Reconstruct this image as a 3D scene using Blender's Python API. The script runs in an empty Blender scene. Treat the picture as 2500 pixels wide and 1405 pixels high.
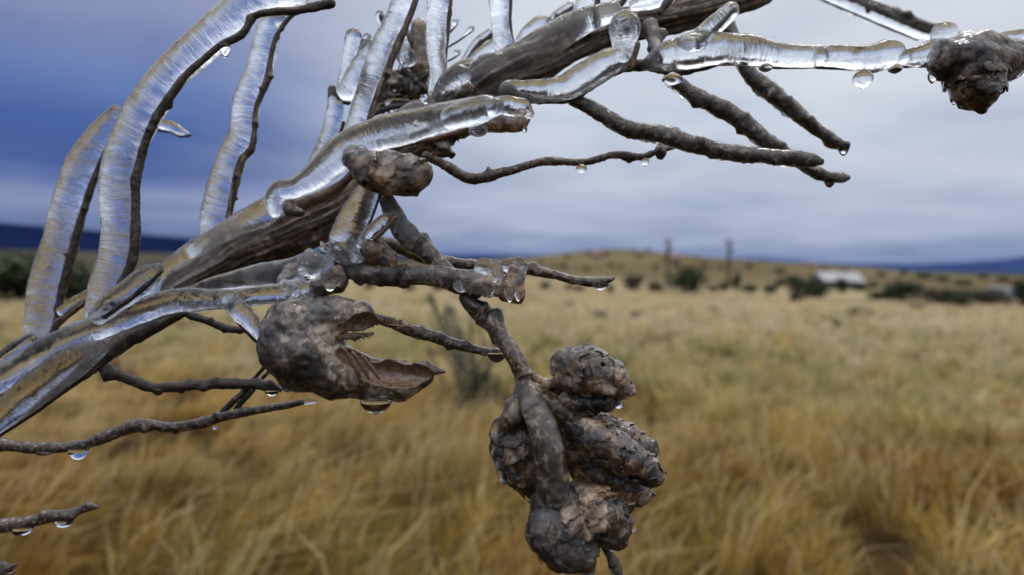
import bpy, math, random
import numpy as np
from mathutils import Matrix, Vector

# ------------------------------------------------------------------ camera
sc = bpy.context.scene
C = sc.collection
CAM_Z = 1.35
LENS = 27.7
F = 2500 * LENS / 36.0            # focal length in photograph pixels
cam_d = bpy.data.cameras.new('camera')
cam = bpy.data.objects.new('camera', cam_d)
C.objects.link(cam)
CM = Matrix.Translation((0, 0, CAM_Z)) @ Matrix.Rotation(math.radians(90 - 1.93), 4, 'X') @ Matrix.Rotation(math.radians(1.37), 4, 'Z')
cam.matrix_world = CM
cam_d.lens = LENS
cam_d.sensor_width = 36
cam_d.clip_start = 0.02
cam_d.clip_end = 30000
cam_d.dof.use_dof = True
cam_d.dof.focus_distance = 0.40
cam_d.dof.aperture_fstop = 6.2
sc.camera = cam

# ------------------------------------------------------------------ world: storm sky over a Nishita base
SUN_EL, SUN_AZ = math.radians(56), math.radians(28)     # high, ahead of the camera and to its right
w = bpy.data.worlds.new('World')
sc.world = w
w.use_nodes = True
nt = w.node_tree
nt.nodes.clear()


def node(t, typ, **kw):
    n = t.nodes.new(typ)
    for k, v in kw.items():
        if k == 'inp':
            for a, b in v.items():
                n.inputs[a].default_value = b
        else:
            setattr(n, k, v)
    return n


def mth(t, op, a, b=None, c=None, clamp=False):
    n = t.nodes.new('ShaderNodeMath')
    n.operation = op
    n.use_clamp = clamp
    for i, v in enumerate((a, b, c)):
        if v is None:
            continue
        if isinstance(v, (int, float)):
            n.inputs[i].default_value = v
        else:
            t.links.new(v, n.inputs[i])
    return n.outputs[0]


def ramp(t, fac, stops, interp='LINEAR'):
    n = t.nodes.new('ShaderNodeValToRGB')
    cr = n.color_ramp
    cr.interpolation = interp
    while len(cr.elements) > 1:
        cr.elements.remove(cr.elements[-1])
    cr.elements[0].position = stops[0][0]
    cr.elements[0].color = (*stops[0][1], 1)
    for p, c in stops[1:]:
        e = cr.elements.new(p)
        e.color = (*c, 1)
    if fac is not None:
        t.links.new(fac, n.inputs[0])
    return n.outputs[0]


def mixc(t, f, a, b, mode='MIX'):
    n = t.nodes.new('ShaderNodeMix')
    n.data_type = 'RGBA'
    n.blend_type = mode
    for i, v in ((0, f), (6, a), (7, b)):
        if isinstance(v, (int, float)):
            n.inputs[i].default_value = v
        elif isinstance(v, tuple):
            n.inputs[i].default_value = (*v, 1) if len(v) == 3 else v
        else:
            t.links.new(v, n.inputs[i])
    return n.outputs[2]


tc = node(nt, 'ShaderNodeTexCoord')
sp = node(nt, 'ShaderNodeSeparateXYZ')
nt.links.new(tc.outputs['Generated'], sp.inputs[0])
dx, dy, dz = sp.outputs
az = mth(nt, 'ARCTAN2', dx, dy)                        # 0 ahead, negative to the left
zz = mth(nt, 'MAXIMUM', dz, 0.0)
cp = mth(nt, 'ADD', zz, 0.10)
cx = mth(nt, 'DIVIDE', dx, cp)
cy = mth(nt, 'DIVIDE', dy, cp)
cmb = node(nt, 'ShaderNodeCombineXYZ')
nt.links.new(cx, cmb.inputs[0])
nt.links.new(cy, cmb.inputs[1])
n1 = node(nt, 'ShaderNodeTexNoise', inp={'Scale': 0.55, 'Detail': 5, 'Roughness': 0.5, 'Distortion': 0.4})
n2 = node(nt, 'ShaderNodeTexNoise', inp={'Scale': 1.15, 'Detail': 5, 'Roughness': 0.5, 'Distortion': 0.5})
nt.links.new(cmb.outputs[0], n1.inputs['Vector'])
nt.links.new(cmb.outputs[0], n2.inputs['Vector'])
zn = mth(nt, 'ADD', zz, mth(nt, 'MULTIPLY', mth(nt, 'SUBTRACT', n1.outputs[0], 0.5), 0.06))
right = ramp(nt, zn, [(0.0, (.13, .22, .46)), (0.018, (.23, .305, .50)), (0.04, (.37, .43, .61)), (0.07, (.42, .485, .65)),
                      (0.12, (.525, .575, .695)), (0.17, (.60, .655, .755)), (0.31, (.665, .705, .79)), (0.6, (1.55, 1.58, 1.65)), (1.0, (2.3, 2.3, 2.35))])
left = ramp(nt, zn, [(0.0, (.085, .14, .34)), (0.035, (.15, .205, .41)), (0.065, (.225, .275, .48)), (0.080, (.12, .175, .41)),
                     (0.097, (.050, .098, .32)), (0.14, (.052, .108, .35)), (0.18, (.11, .175, .43)), (0.23, (.18, .23, .44)), (0.29, (.26, .30, .49)),
                     (0.6, (1.5, 1.52, 1.6)), (1.0, (2.3, 2.3, 2.35))])
azn = mth(nt, 'ADD', az, mth(nt, 'MULTIPLY', mth(nt, 'SUBTRACT', n1.outputs[0], 0.5), 0.30))
mr = node(nt, 'ShaderNodeMapRange', interpolation_type='SMOOTHSTEP', inp={'From Min': -0.46, 'From Max': 0.06})
nt.links.new(azn, mr.inputs[0])
sky = mixc(nt, mr.outputs[0], left, right)
mod = ramp(nt, n2.outputs[0], [(0.28, (.80, .83, .88)), (0.5, (.985, .985, .985)), (0.72, (1.13, 1.12, 1.07))])
sky = mixc(nt, 1.0, sky, mod, 'MULTIPLY')
nish = node(nt, 'ShaderNodeTexSky', sky_type='NISHITA', sun_disc=False, sun_elevation=SUN_EL, sun_rotation=SUN_AZ)
b1 = node(nt, 'ShaderNodeBackground', inp={'Strength': 0.10})
b2 = node(nt, 'ShaderNodeBackground', inp={'Strength': 1.0})
nt.links.new(nish.outputs[0], b1.inputs[0])
nt.links.new(sky, b2.inputs[0])
mx = node(nt, 'ShaderNodeMixShader', inp={0: 0.95})
nt.links.new(b1.outputs[0], mx.inputs[1])
nt.links.new(b2.outputs[0], mx.inputs[2])
wo = node(nt, 'ShaderNodeOutputWorld')
nt.links.new(mx.outputs[0], wo.inputs[0])

# ------------------------------------------------------------------ sun (veiled by cloud) and exposure
sd = bpy.data.lights.new('sun', 'SUN')
sd.energy = 1.2
sd.angle = math.radians(14)
sd.color = (1.0, 0.96, 0.90)
sun = bpy.data.objects.new('sun', sd)
C.objects.link(sun)
sdir = Vector((math.sin(SUN_AZ) * math.cos(SUN_EL), math.cos(SUN_AZ) * math.cos(SUN_EL), math.sin(SUN_EL)))
sun.rotation_euler = sdir.to_track_quat('Z', 'Y').to_euler()
sc.view_settings.view_transform = 'Standard'
sc.view_settings.look = 'None'
sc.view_settings.exposure = 0.0
sc.view_settings.gamma = 1.0
sc.view_settings.use_curve_mapping = False
sc.cycles.use_denoising = True
sc.cycles.max_bounces = 14
sc.cycles.transmission_bounces = 12
sc.cycles.glossy_bounces = 6
sc.cycles.diffuse_bounces = 3
sc.cycles.transparent_max_bounces = 12
sc.cycles.sample_clamp_indirect = 6
sc.cycles.blur_glossy = 0.3

# ------------------------------------------------------------------ helpers
R3 = np.array([[CM[i][j] for j in range(3)] for i in range(3)])
CP = np.array([0, 0, CAM_Z])
rng = np.random.default_rng(11)


def Pn(x, y, d):
    """photo pixel + depth in metres -> world (arrays)"""
    x, y, d = np.broadcast_arrays(np.asarray(x, float), np.asarray(y, float), np.asarray(d, float))
    v = np.stack([(x - 1250) / F * d, -(y - 702.5) / F * d, -d], -1)
    return v @ R3.T + CP


def vnoise(p, seed=0):
    """value noise -1..1, p (...,3)"""
    p = np.asarray(p, float)
    i = np.floor(p).astype(np.int64)
    f = p - i
    f = f * f * (3 - 2 * f)

    def h(a, b, c):
        n = (a * 374761393 + b * 668265263 + c * 2147483647 + seed * 1274126177) & 0xFFFFFFFF
        n = ((n ^ (n >> 13)) * 1274126177) & 0xFFFFFFFF
        n = n ^ (n >> 16)
        return (n & 0xFFFF) / 32767.5 - 1
    x0, y0, z0 = i[..., 0], i[..., 1], i[..., 2]
    fx, fy, fz = f[..., 0], f[..., 1], f[..., 2]
    r = 0
    for a in (0, 1):
        wa = fx if a else 1 - fx
        for b in (0, 1):
            wb = fy if b else 1 - fy
            for c in (0, 1):
                wc = fz if c else 1 - fz
                r = r + wa * wb * wc * h(x0 + a, y0 + b, z0 + c)
    return r


def fbm(p, oct=3, seed=0):
    r, a, s = 0, 1.0, 1.0
    for k in range(oct):
        r = r + a * vnoise(np.asarray(p) * s, seed + k * 7)
        a *= 0.5
        s *= 2.03
    return r


def mesh_np(name, v, f, mats=(), smooth=True, uv=None, col=None, mat_idx=None):
    me = bpy.data.meshes.new(name)
    v = np.ascontiguousarray(v, np.float32)
    f = np.ascontiguousarray(f, np.int32)
    n, k = f.shape
    me.vertices.add(len(v))
    me.vertices.foreach_set('co', v.ravel())
    me.loops.add(n * k)
    me.loops.foreach_set('vertex_index', f.ravel())
    me.polygons.add(n)
    me.polygons.foreach_set('loop_start', np.arange(0, n * k, k, dtype=np.int32))
    me.polygons.foreach_set('use_smooth', np.full(n, smooth, bool))
    if mat_idx is not None:
        me.polygons.foreach_set('material_index', np.ascontiguousarray(mat_idx, np.int32))
    me.update(calc_edges=True)
    me.validate()
    for m in mats:
        me.materials.append(m)
    if uv is not None:
        l = me.uv_layers.new(name='UVMap')
        l.data.foreach_set('uv', np.ascontiguousarray(uv[f.ravel()], np.float32).ravel())
    if col is not None:
        a = me.attributes.new('tone', 'FLOAT_COLOR', 'POINT')
        c = np.ones((len(v), 4), np.float32)
        c[:, :3] = col
        a.data.foreach_set('color', c.ravel())
    return me


def link(name, me, parent=None, label=None, cat=None, group=None, kind=None):
    o = bpy.data.objects.new(name, me)
    C.objects.link(o)
    if parent is not None:
        o.parent = parent
        o.matrix_parent_inverse = ABS[parent.name].inverted()
    ABS[o.name] = Matrix()
    tag(o, label, cat, group, kind)
    return o


ABS = {}


def tag(o, label=None, cat=None, group=None, kind=None):
    for k, v in (('label', label), ('category', cat), ('group', group), ('kind', kind)):
        if v:
            o[k] = v


def empty(name, loc, label=None, cat=None, group=None):
    o = bpy.data.objects.new(name, None)
    C.objects.link(o)
    o.location = loc
    o.empty_display_size = 0.05
    ABS[o.name] = Matrix.Translation(loc)
    tag(o, label, cat, group)
    return o


def catmull(pts, step):
    """resample control rows (any columns; first two are px) about every `step` px"""
    p = np.asarray(pts, float)
    p = np.vstack([2 * p[0] - p[1], p, 2 * p[-1] - p[-2]])
    out = []
    for i in range(1, len(p) - 2):
        a, b, c, d = p[i - 1], p[i], p[i + 1], p[i + 2]
        L = np.linalg.norm((c - b)[:2])
        n = max(2, int(L / step))
        t = np.linspace(0, 1, n, endpoint=False)[:, None]
        out.append(0.5 * ((2 * b) + (-a + c) * t + (2 * a - 5 * b + 4 * c - d) * t ** 2 + (-a + 3 * b - 3 * c + d) * t ** 3))
    out.append(p[-2][None])
    q = np.vstack(out)
    return q


def tube(pts, d=None, seg=20, step=5, amp=0.06, freq=1.0, fine=0.02, squash=1.0, cap=(1, 1), seed=0, knobs=0, rough_lin=0):
    """swept tube through (px, py, r[, depth]) photo points. returns v, f, uv"""
    pts = [list(q) + ([d] if len(q) == 3 else []) for q in pts]
    q = catmull(pts, step)
    x, y, r, dep = q.T
    r = np.maximum(r, 0.6)
    c = Pn(x, y, dep)
    rad = r / F * dep
    # rounded ends
    t = np.gradient(c, axis=0)
    t /= np.linalg.norm(t, axis=1)[:, None] + 1e-12

    def capring(i, sgn):
        a = np.linspace(0, math.pi / 2, 6)[1:]
        cc = c[i] + sgn * t[i] * (rad[i] * np.sin(a) * 0.9)[:, None]
        rr = rad[i] * np.maximum(np.cos(a), 0.02)
        return cc, rr, np.repeat(t[i][None], len(a), 0)
    if cap[0]:
        cc, rr, tt = capring(0, -1)
        c, rad, t = np.vstack([cc[::-1], c]), np.r_[rr[::-1], rad], np.vstack([tt, t])
    if cap[1]:
        cc, rr, tt = capring(-1, 1)
        c, rad, t = np.vstack([c, cc]), np.r_[rad, rr], np.vstack([t, tt])
    n = len(c)
    view = R3 @ np.array([0, 0, 1.0])
    nrm = np.cross(t, view)
    nrm /= np.linalg.norm(nrm, axis=1)[:, None] + 1e-9
    for i in range(1, n):
        if nrm[i] @ nrm[i - 1] < 0:
            nrm[i] *= -1
    bi = np.cross(t, nrm)
    ang = np.linspace(0, 2 * math.pi, seg + 1)
    ca, sa = np.cos(ang), np.sin(ang)
    off = nrm[:, None, :] * ca[None, :, None] + bi[:, None, :] * (sa * squash)[None, :, None]
    s = np.r_[0, np.cumsum(np.linalg.norm(np.diff(c, axis=0), axis=1))]
    # lump noise in physical space
    base = c[:, None, :] + off * rad[:, None, None]
    rm = float(np.median(rad))
    k = amp * fbm(base / (rm * 2.4 / freq), 2, seed) + fine * fbm(base / (rm * 0.5), 2, seed + 31)
    k = k + amp * 0.7 * vnoise(np.stack([s / (rm * 3.0), s * 0, s * 0 + seed], -1), seed + 5)[:, None]
    if rough_lin:
        k = k + rough_lin * vnoise(np.stack([np.cos(ang)[None] * 2.6 + s[:, None] * 0, np.sin(ang)[None] * 2.6 + s[:, None] * 0, s[:, None] / (rm * 6) + 0 * ang[None]], -1), seed + 9)
        k = k + rough_lin * .7 * (np.abs(vnoise(np.stack([np.cos(ang)[None] * 7 + s[:, None] * 0, np.sin(ang)[None] * 7 + s[:, None] * 0, s[:, None] / (rm * 5) + 0 * ang[None]], -1), seed + 10)) - .35)
    if knobs:
        for _ in range(knobs):
            s0 = rng.uniform(0.08, 0.95) * s[-1]
            a0 = rng.uniform(0, 2 * math.pi)
            da = np.angle(np.exp(1j * (ang - a0)))
            k = k + rng.uniform(.35, .95) * np.exp(-((s[:, None] - s0) / (rm * rng.uniform(.5, 1.1))) ** 2 - (da[None] / 0.7) ** 2)
    v = c[:, None, :] + off * (rad[:, None] * (1 + k))[:, :, None]
    v[:, -1] = v[:, 0]
    vv = v[:, :seg].reshape(-1, 3)
    # uv needs the seam doubled: keep it simple, store per vertex cos/sin free coords instead
    i = np.arange(n - 1)[:, None] * seg
    j = np.arange(seg)[None]
    jn = (j + 1) % seg
    f = np.stack([i + j, i + jn, i + seg + jn, i + seg + j], -1).reshape(-1, 4)
    # end discs
    caps = []
    for ring, flip in ((0, 1), (n - 1, 0)):
        idx = ring * seg + np.arange(seg)
        h = seg // 2
        for a in range(h - 1):
            qd = [idx[a], idx[a + 1], idx[seg - 2 - a], idx[seg - 1 - a]]
            caps.append(qd[::-1] if not flip else qd)
    f = np.vstack([f, np.array(caps)])
    # orientation: make the normals point outwards
    vol = np.einsum('ij,ij->i', vv[f[:, 0]] - vv.mean(0), np.cross(vv[f[:, 1]] - vv[f[:, 0]], vv[f[:, 2]] - vv[f[:, 0]])).sum()
    if vol < 0:
        f = f[:, ::-1]
    # coordinates along / round the limb for the grain: (cos, sin, s) in metres
    lc = np.stack([np.repeat((ca[:seg] * rm)[None], n, 0), np.repeat((sa[:seg] * rm)[None], n, 0), np.repeat(s[:, None], seg, 1)], -1).reshape(-1, 3)
    return vv, f, lc


def set_along(me, lc):
    a = me.attributes.new('along', 'FLOAT_VECTOR', 'POINT')
    a.data.foreach_set('vector', np.ascontiguousarray(lc, np.float32).ravel())


def tube_obj(name, mat, pts, parent, d=None, label=None, cat=None, **kw):
    v, f, lc = tube(pts, d, **kw)
    me = mesh_np(name, v, f, [mat])
    set_along(me, lc)
    return link(name, me, parent, label, cat)


# ---- signed-distance modelling in pixel units at a depth, meshed by surface nets
def surface_nets(fn, lo, hi, h):
    lo, hi = np.array(lo, float), np.array(hi, float)
    n = np.ceil((hi - lo) / h).astype(int) + 1
    g = [lo[k] + h * np.arange(n[k]) for k in range(3)]
    X = np.stack(np.meshgrid(*g, indexing='ij'), -1)
    val = fn(X)
    for k in range(3):                       # close the surface at the edge of the grid
        e = np.moveaxis(val, k, 0)
        for q in (0, -1):
            e[q] = np.maximum(e[q], 0.3 * h)
    s = val < 0
    m = tuple(k - 1 for k in n)
    acc = np.zeros(m + (3,))
    cnt = np.zeros(m)
    cor = [(a, b, c) for a in (0, 1) for b in (0, 1) for c in (0, 1)]
    sl = lambda o: tuple(slice(o[k], o[k] + m[k]) for k in range(3))
    for a in cor:
        for ax in range(3):
            if a[ax]:
                continue
            b = list(a)
            b[ax] = 1
            va, vb = val[sl(a)], val[sl(b)]
            mk = s[sl(a)] != s[sl(b)]
            t = np.where(mk, va / np.where(mk, va - vb, 1), 0)
            for k in range(3):
                acc[..., k] += mk * (a[k] + (t if k == ax else 0))
            cnt += mk
    act = cnt > 0
    idx = np.full(m, -1)
    idx[act] = np.arange(act.sum())
    ii = np.argwhere(act)
    V = lo + h * (ii + acc[act] / cnt[act][:, None])
    fs = []
    for ax in range(3):
        o1, o2 = [k for k in range(3) if k != ax]
        e0 = [slice(1, m[k]) for k in range(3)]
        e0[ax] = slice(0, m[ax])
        e1 = list(e0)
        e1[ax] = slice(1, m[ax] + 1)
        A, B = s[tuple(e0)], s[tuple(e1)]
        ch = np.argwhere(A != B)
        off = np.array([1, 1, 1])
        off[ax] = 0
        ch = ch + off
        fl = s[ch[:, 0], ch[:, 1], ch[:, 2]]

        def cell(d1, d2):
            q = ch.copy()
            q[:, o1] -= d1
            q[:, o2] -= d2
            return idx[q[:, 0], q[:, 1], q[:, 2]]
        qd = np.stack([cell(1, 1), cell(0, 1), cell(0, 0), cell(1, 0)], -1)
        if ax == 1:
            fl = ~fl
        qd[~fl] = qd[~fl][:, ::-1]
        fs.append(qd[(qd >= 0).all(1)])
    return V, np.vstack(fs)


def sd_cap(p, a, b, ra, rb):
    a, b = np.array(a, float), np.array(b, float)
    ba = b - a
    t = np.clip(((p - a) @ ba) / (ba @ ba), 0, 1)
    return np.linalg.norm(p - a - t[..., None] * ba, axis=-1) - (ra + (rb - ra) * t)


def sd_ell(p, c, r):
    r = np.array(r, float)
    q = (p - np.array(c, float)) / r
    k = np.linalg.norm(q, axis=-1)
    return (k - 1) * r.min()


def sd_rell(p, c, r, deg):
    """ellipsoid turned by deg in the picture plane"""
    a = math.radians(deg)
    q = p - np.array(c, float)
    x = q[..., 0] * math.cos(a) + q[..., 1] * math.sin(a)
    y = -q[..., 0] * math.sin(a) + q[..., 1] * math.cos(a)
    return sd_ell(np.stack([x, y, q[..., 2]], -1), (0, 0, 0), r)


def smin(a, b, k):
    h = np.clip(0.5 + 0.5 * (b - a) / k, 0, 1)
    return b + (a - b) * h - k * h * (1 - h)


def chain(p, pts, k=8):
    """pts rows (x, y, z, r)"""
    d = None
    for a, b in zip(pts[:-1], pts[1:]):
        e = sd_cap(p, a[:3], b[:3], a[3], b[3])
        d = e if d is None else smin(d, e, k)
    return d


def sdf_obj(name, mat, fn, lo, hi, d, parent, h=4.0, label=None, tone=None, cat=None):
    V, Fc = surface_nets(fn, lo, hi, h)
    wp = Pn(V[:, 0], V[:, 1], d) + (R3 @ np.array([0, 0, -1.0]))[None] * (V[:, 2] * d / F)[:, None]
    # pixel y points down and depth away, so handedness is kept; check the sign of the volume anyway
    c = wp.mean(0)
    vol = np.einsum('ij,ij->i', wp[Fc[:, 0]] - c, np.cross(wp[Fc[:, 1]] - c, wp[Fc[:, 2]] - c)).sum()
    if vol < 0:
        Fc = Fc[:, ::-1]
    me = mesh_np(name, wp, Fc, [mat], col=None if tone is None else tone(V))
    set_along(me, wp)
    return link(name, me, parent, label, cat)


# ------------------------------------------------------------------ materials
def new_mat(name):
    m = bpy.data.materials.new(name)
    m.use_nodes = True
    t = m.node_tree
    t.nodes.clear()
    o = t.nodes.new('ShaderNodeOutputMaterial')
    return m, t, o


def noise(t, vec, scale, detail=4, rough=0.55, dist=0.0):
    n = node(t, 'ShaderNodeTexNoise', inp={'Scale': scale, 'Detail': detail, 'Roughness': rough, 'Distortion': dist})
    t.links.new(vec, n.inputs['Vector'])
    return n.outputs[0]


def scaled(t, vec, s):
    n = node(t, 'ShaderNodeMapping', inp={'Scale': s})
    t.links.new(vec, n.inputs[0])
    return n.outputs[0]


def bump(t, h, strength, dist, nrm=None):
    b = node(t, 'ShaderNodeBump', inp={'Strength': strength, 'Distance': dist})
    t.links.new(h, b.inputs['Height'])
    if nrm is not None:
        t.links.new(nrm, b.inputs['Normal'])
    return b.outputs[0]


def along(t):
    return node(t, 'ShaderNodeAttribute', attribute_name='along').outputs['Vector']


def ice_mat(name, streak=1.0, milky=0.06, rough=0.04):
    m, t, o = new_mat(name)
    a = along(t)
    # feathery ridges running across the rod: fine along the length, long round the girth
    h1 = noise(t, scaled(t, a, (80, 80, 500)), 1.0, 4, 0.6, 1.2)
    h3 = noise(t, a, 700, 3, 0.6)
    patch = ramp(t, noise(t, a, 75, 3, 0.6), [(0.36, (.2, .2, .2)), (0.60, (1, 1, 1))])
    h2 = noise(t, a, 160, 4, 0.5, 0.3)
    bn = bump(t, h2, 0.35, 0.0016)
    bn = bump(t, mth(t, 'MULTIPLY', h1, patch), 0.62 * streak, 0.0011, bn)
    bn = bump(t, h3, 0.12, 0.0004, bn)
    p = node(t, 'ShaderNodeBsdfPrincipled', inp={'Base Color': (0.93, 0.96, 1.0, 1), 'Roughness': rough, 'IOR': 1.31, 'Transmission Weight': 1.0})
    t.links.new(bn, p.inputs['Normal'])
    mk = ramp(t, noise(t, a, 120, 4, 0.6), [(0.45, (0, 0, 0)), (0.8, (1, 1, 1))])
    fr = node(t, 'ShaderNodeBsdfDiffuse', inp={'Color': (0.62, 0.64, 0.68, 1)})
    tr = node(t, 'ShaderNodeBsdfTranslucent', inp={'Color': (0.7, 0.72, 0.78, 1)})
    ms = node(t, 'ShaderNodeMixShader', inp={0: 0.5})
    t.links.new(fr.outputs[0], ms.inputs[1])
    t.links.new(tr.outputs[0], ms.inputs[2])
    mm = node(t, 'ShaderNodeMixShader')
    t.links.new(mth(t, 'MULTIPLY_ADD', mk, milky * 2.0, milky * 0.4), mm.inputs[0])
    t.links.new(p.outputs[0], mm.inputs[1])
    t.links.new(ms.outputs[0], mm.inputs[2])
    t.links.new(mm.outputs[0], o.inputs[0])
    return m


def drop_mat():
    m, t, o = new_mat('water')
    p = node(t, 'ShaderNodeBsdfPrincipled', inp={'Base Color': (0.97, 0.98, 1.0, 1), 'Roughness': 0.01, 'IOR': 1.33, 'Transmission Weight': 1.0})
    t.links.new(p.outputs[0], o.inputs[0])
    return m


def bark_mat(name, cols, grain=(260, 260, 40), coat=0.5, rough=0.6, blot=90):
    m, t, o = new_mat(name)
    a = along(t)
    g = noise(t, scaled(t, a, grain), 1.0, 5, 0.6, 0.4)
    b = noise(t, a, blot, 4, 0.6)
    f = mth(t, 'ADD', mth(t, 'MULTIPLY', g, 0.6), mth(t, 'MULTIPLY', b, 0.4))
    c = ramp(t, f, [(0.38, cols[0]), (0.46, cols[1]), (0.53, cols[2]), (0.62, cols[3])])
    p = node(t, 'ShaderNodeBsdfPrincipled', inp={'Roughness': rough, 'Coat Weight': coat, 'Coat Roughness': 0.08, 'Coat IOR': 1.31})
    t.links.new(c, p.inputs['Base Color'])
    t.links.new(bump(t, g, 0.9, 0.0012), p.inputs['Normal'])
    cb = bump(t, noise(t, a, 520, 4), 0.8, 0.0012)
    t.links.new(cb, p.inputs['Coat Normal'])
    t.links.new(p.outputs[0], o.inputs[0])
    return m


def pod_mat(name, cols, coat=1.0, scale=150, use_tone=False, fine=260):
    m, t, o = new_mat(name)
    a = along(t)
    v = node(t, 'ShaderNodeTexVoronoi', inp={'Scale': scale, 'Randomness': 1.0})
    v.feature = 'SMOOTH_F1'
    v.inputs['Smoothness'].default_value = 0.6
    wv = node(t, 'ShaderNodeTexNoise', inp={'Scale': scale * 0.6, 'Detail': 3})
    t.links.new(a, wv.inputs['Vector'])
    va = node(t, 'ShaderNodeVectorMath', operation='MULTIPLY_ADD', inp={1: (0.012, 0.012, 0.012)})
    t.links.new(wv.outputs['Color'], va.inputs[0])
    t.links.new(a, va.inputs[2])
    t.links.new(va.outputs[0], v.inputs['Vector'])
    sx = node(t, 'ShaderNodeSeparateColor')
    t.links.new(v.outputs['Color'], sx.inputs[0])
    b = noise(t, a, fine, 6, 0.68, 0.8)
    f = mth(t, 'ADD', mth(t, 'MULTIPLY', sx.outputs[0], 0.30), mth(t, 'MULTIPLY', b, 0.70))
    c = ramp(t, f, [(0.36, cols[0]), (0.47, cols[1]), (0.56, cols[2]), (0.66, cols[3])])
    if use_tone:
        at = node(t, 'ShaderNodeAttribute', attribute_name='tone')
        inner = ramp(t, noise(t, scaled(t, a, (500, 90, 500)), 1.0, 4, 0.6), [(0.3, (.03, .014, .007)), (0.5, (.14, .068, .028)), (0.7, (.29, .17, .085))])
        c = mixc(t, at.outputs['Fac'], c, inner)
    p = node(t, 'ShaderNodeBsdfPrincipled', inp={'Roughness': 0.55, 'Coat Weight': coat, 'Coat Roughness': 0.03, 'Coat IOR': 1.45})
    t.links.new(c, p.inputs['Base Color'])
    t.links.new(bump(t, b, 0.6, 0.0011), p.inputs['Normal'])
    t.links.new(bump(t, noise(t, a, 250, 3, 0.5, 0.6), 0.8, 0.0020), p.inputs['Coat Normal'])
    t.links.new(p.outputs[0], o.inputs[0])
    return m


def plain(name, col, rough=0.8, var=0.25, scale=3.0, metallic=0.0, coord='Object'):
    m, t, o = new_mat(name)
    tcn = node(t, 'ShaderNodeTexCoord')
    f = noise(t, tcn.outputs[coord], scale, 4)
    lo = tuple(c * (1 - var) for c in col)
    hi = tuple(min(1, c * (1 + var)) for c in col)
    c = ramp(t, f, [(0.3, lo), (0.7, hi)])
    p = node(t, 'ShaderNodeBsdfPrincipled', inp={'Roughness': rough, 'Metallic': metallic, 'Specular IOR Level': 0.0 if rough >= .9 else 0.4})
    t.links.new(c, p.inputs['Base Color'])
    t.links.new(p.outputs[0], o.inputs[0])
    return m


ICE = ice_mat('clear_ice', 1.6, 0.008, 0.015)
ICE_FROST = ice_mat('cloudy_ice', 1.4, 0.04, 0.02)
ICE_THIN = ice_mat('thin_ice', 0.7, 0.015, 0.02)
WATER = drop_mat()
BARK = bark_mat('grey_brown_wood', ((.009, .005, .003), (.031, .017, .009), (.078, .046, .026), (.23, .17, .12)), grain=(620, 620, 70), blot=240)
BARK_DARK = bark_mat('dark_wet_bark', ((.006, .004, .003), (.015, .009, .006), (.034, .020, .013), (.09, .062, .045)), grain=(420, 420, 120), coat=0.4, blot=300)
BARK_TWIG = bark_mat('ice_glazed_bark', ((.007, .004, .002), (.026, .014, .008), (.070, .041, .023), (.26, .195, .15)), grain=(360, 360, 220), coat=0.9, rough=0.5, blot=420)
POD = pod_mat('mottled_pod', ((.010, .005, .002), (.055, .026, .009), (.140, .074, .032), (.35, .25, .17)))
POD_DARK = pod_mat('dark_pod', ((.006, .003, .002), (.026, .012, .005), (.080, .040, .016), (.26, .18, .12)))
POD_OPEN = pod_mat('open_pod_husk', ((.010, .006, .004), (.036, .021, .012), (.085, .052, .030), (.32, .25, .195)), scale=75, use_tone=True, fine=200)
POD_BROWN = pod_mat('rust_brown_pod', ((.014, .007, .003), (.080, .038, .014), (.19, .095, .036), (.34, .24, .16)))
BARK_WET = bark_mat('wet_brown_stalk', ((.007, .004, .002), (.026, .014, .007), (.075, .042, .020), (.28, .21, .15)), grain=(300, 300, 200), coat=1.0, rough=0.5, blot=380)
HUSK = bark_mat('torn_husk', ((.02, .010, .005), (.07, .035, .016), (.15, .080, .035), (.25, .17, .10)), coat=0.2)

# ------------------------------------------------------------------ terrain
F_AZ = lambda px: math.degrees(math.atan((px - 1250) / F))
HORY = lambda px: 637 + (px - 1250) * 0.0239
# skyline of the low hill: photo pixels above the true horizon
RIDGE = [(300, 0), (900, 0), (1100, 1), (1200, 4), (1280, 8), (1340, 16), (1400, 25), (1480, 34), (1540, 33), (1600, 29), (1700, 22), (1800, 15),
         (1950, 9), (2100, 6), (2250, 3), (2400, 1), (2600, 0)]
RA = np.array([F_AZ(p) for p, _ in RIDGE])
RH = np.array([h for _, h in RIDGE], float)


def smooth01(t):
    t = np.clip(t, 0, 1)
    return t * t * (3 - 2 * t)


def ground_z(x, y):
    x, y = np.asarray(x, float), np.asarray(y, float)
    r = np.hypot(x, y) + 1e-9
    a = np.degrees(np.arctan2(x, y))
    z = -2.0 * smooth01((r - 6) / 85)
    hp = np.interp(a, RA, RH, left=0, right=0) * smooth01((45 - np.abs(a)) / 8)
    top = 420.0
    up = np.where(r < top, smooth01((r - 130) / (top - 130)), 1 - 0.9 * smooth01((r - top) / 500))
    hgt = np.where(hp > 0, 2 + CAM_Z + hp / F * top, 0) * smooth01(hp / 6)
    z = z + hgt * up
    p = np.stack([x, y, x * 0], -1)
    z = z + 0.10 * vnoise(p / 3.1, 3) * smooth01(r / 4) + np.minimum(r / 80, 1.0) * 0.30 * vnoise(p / 19, 5)
    return z


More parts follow.
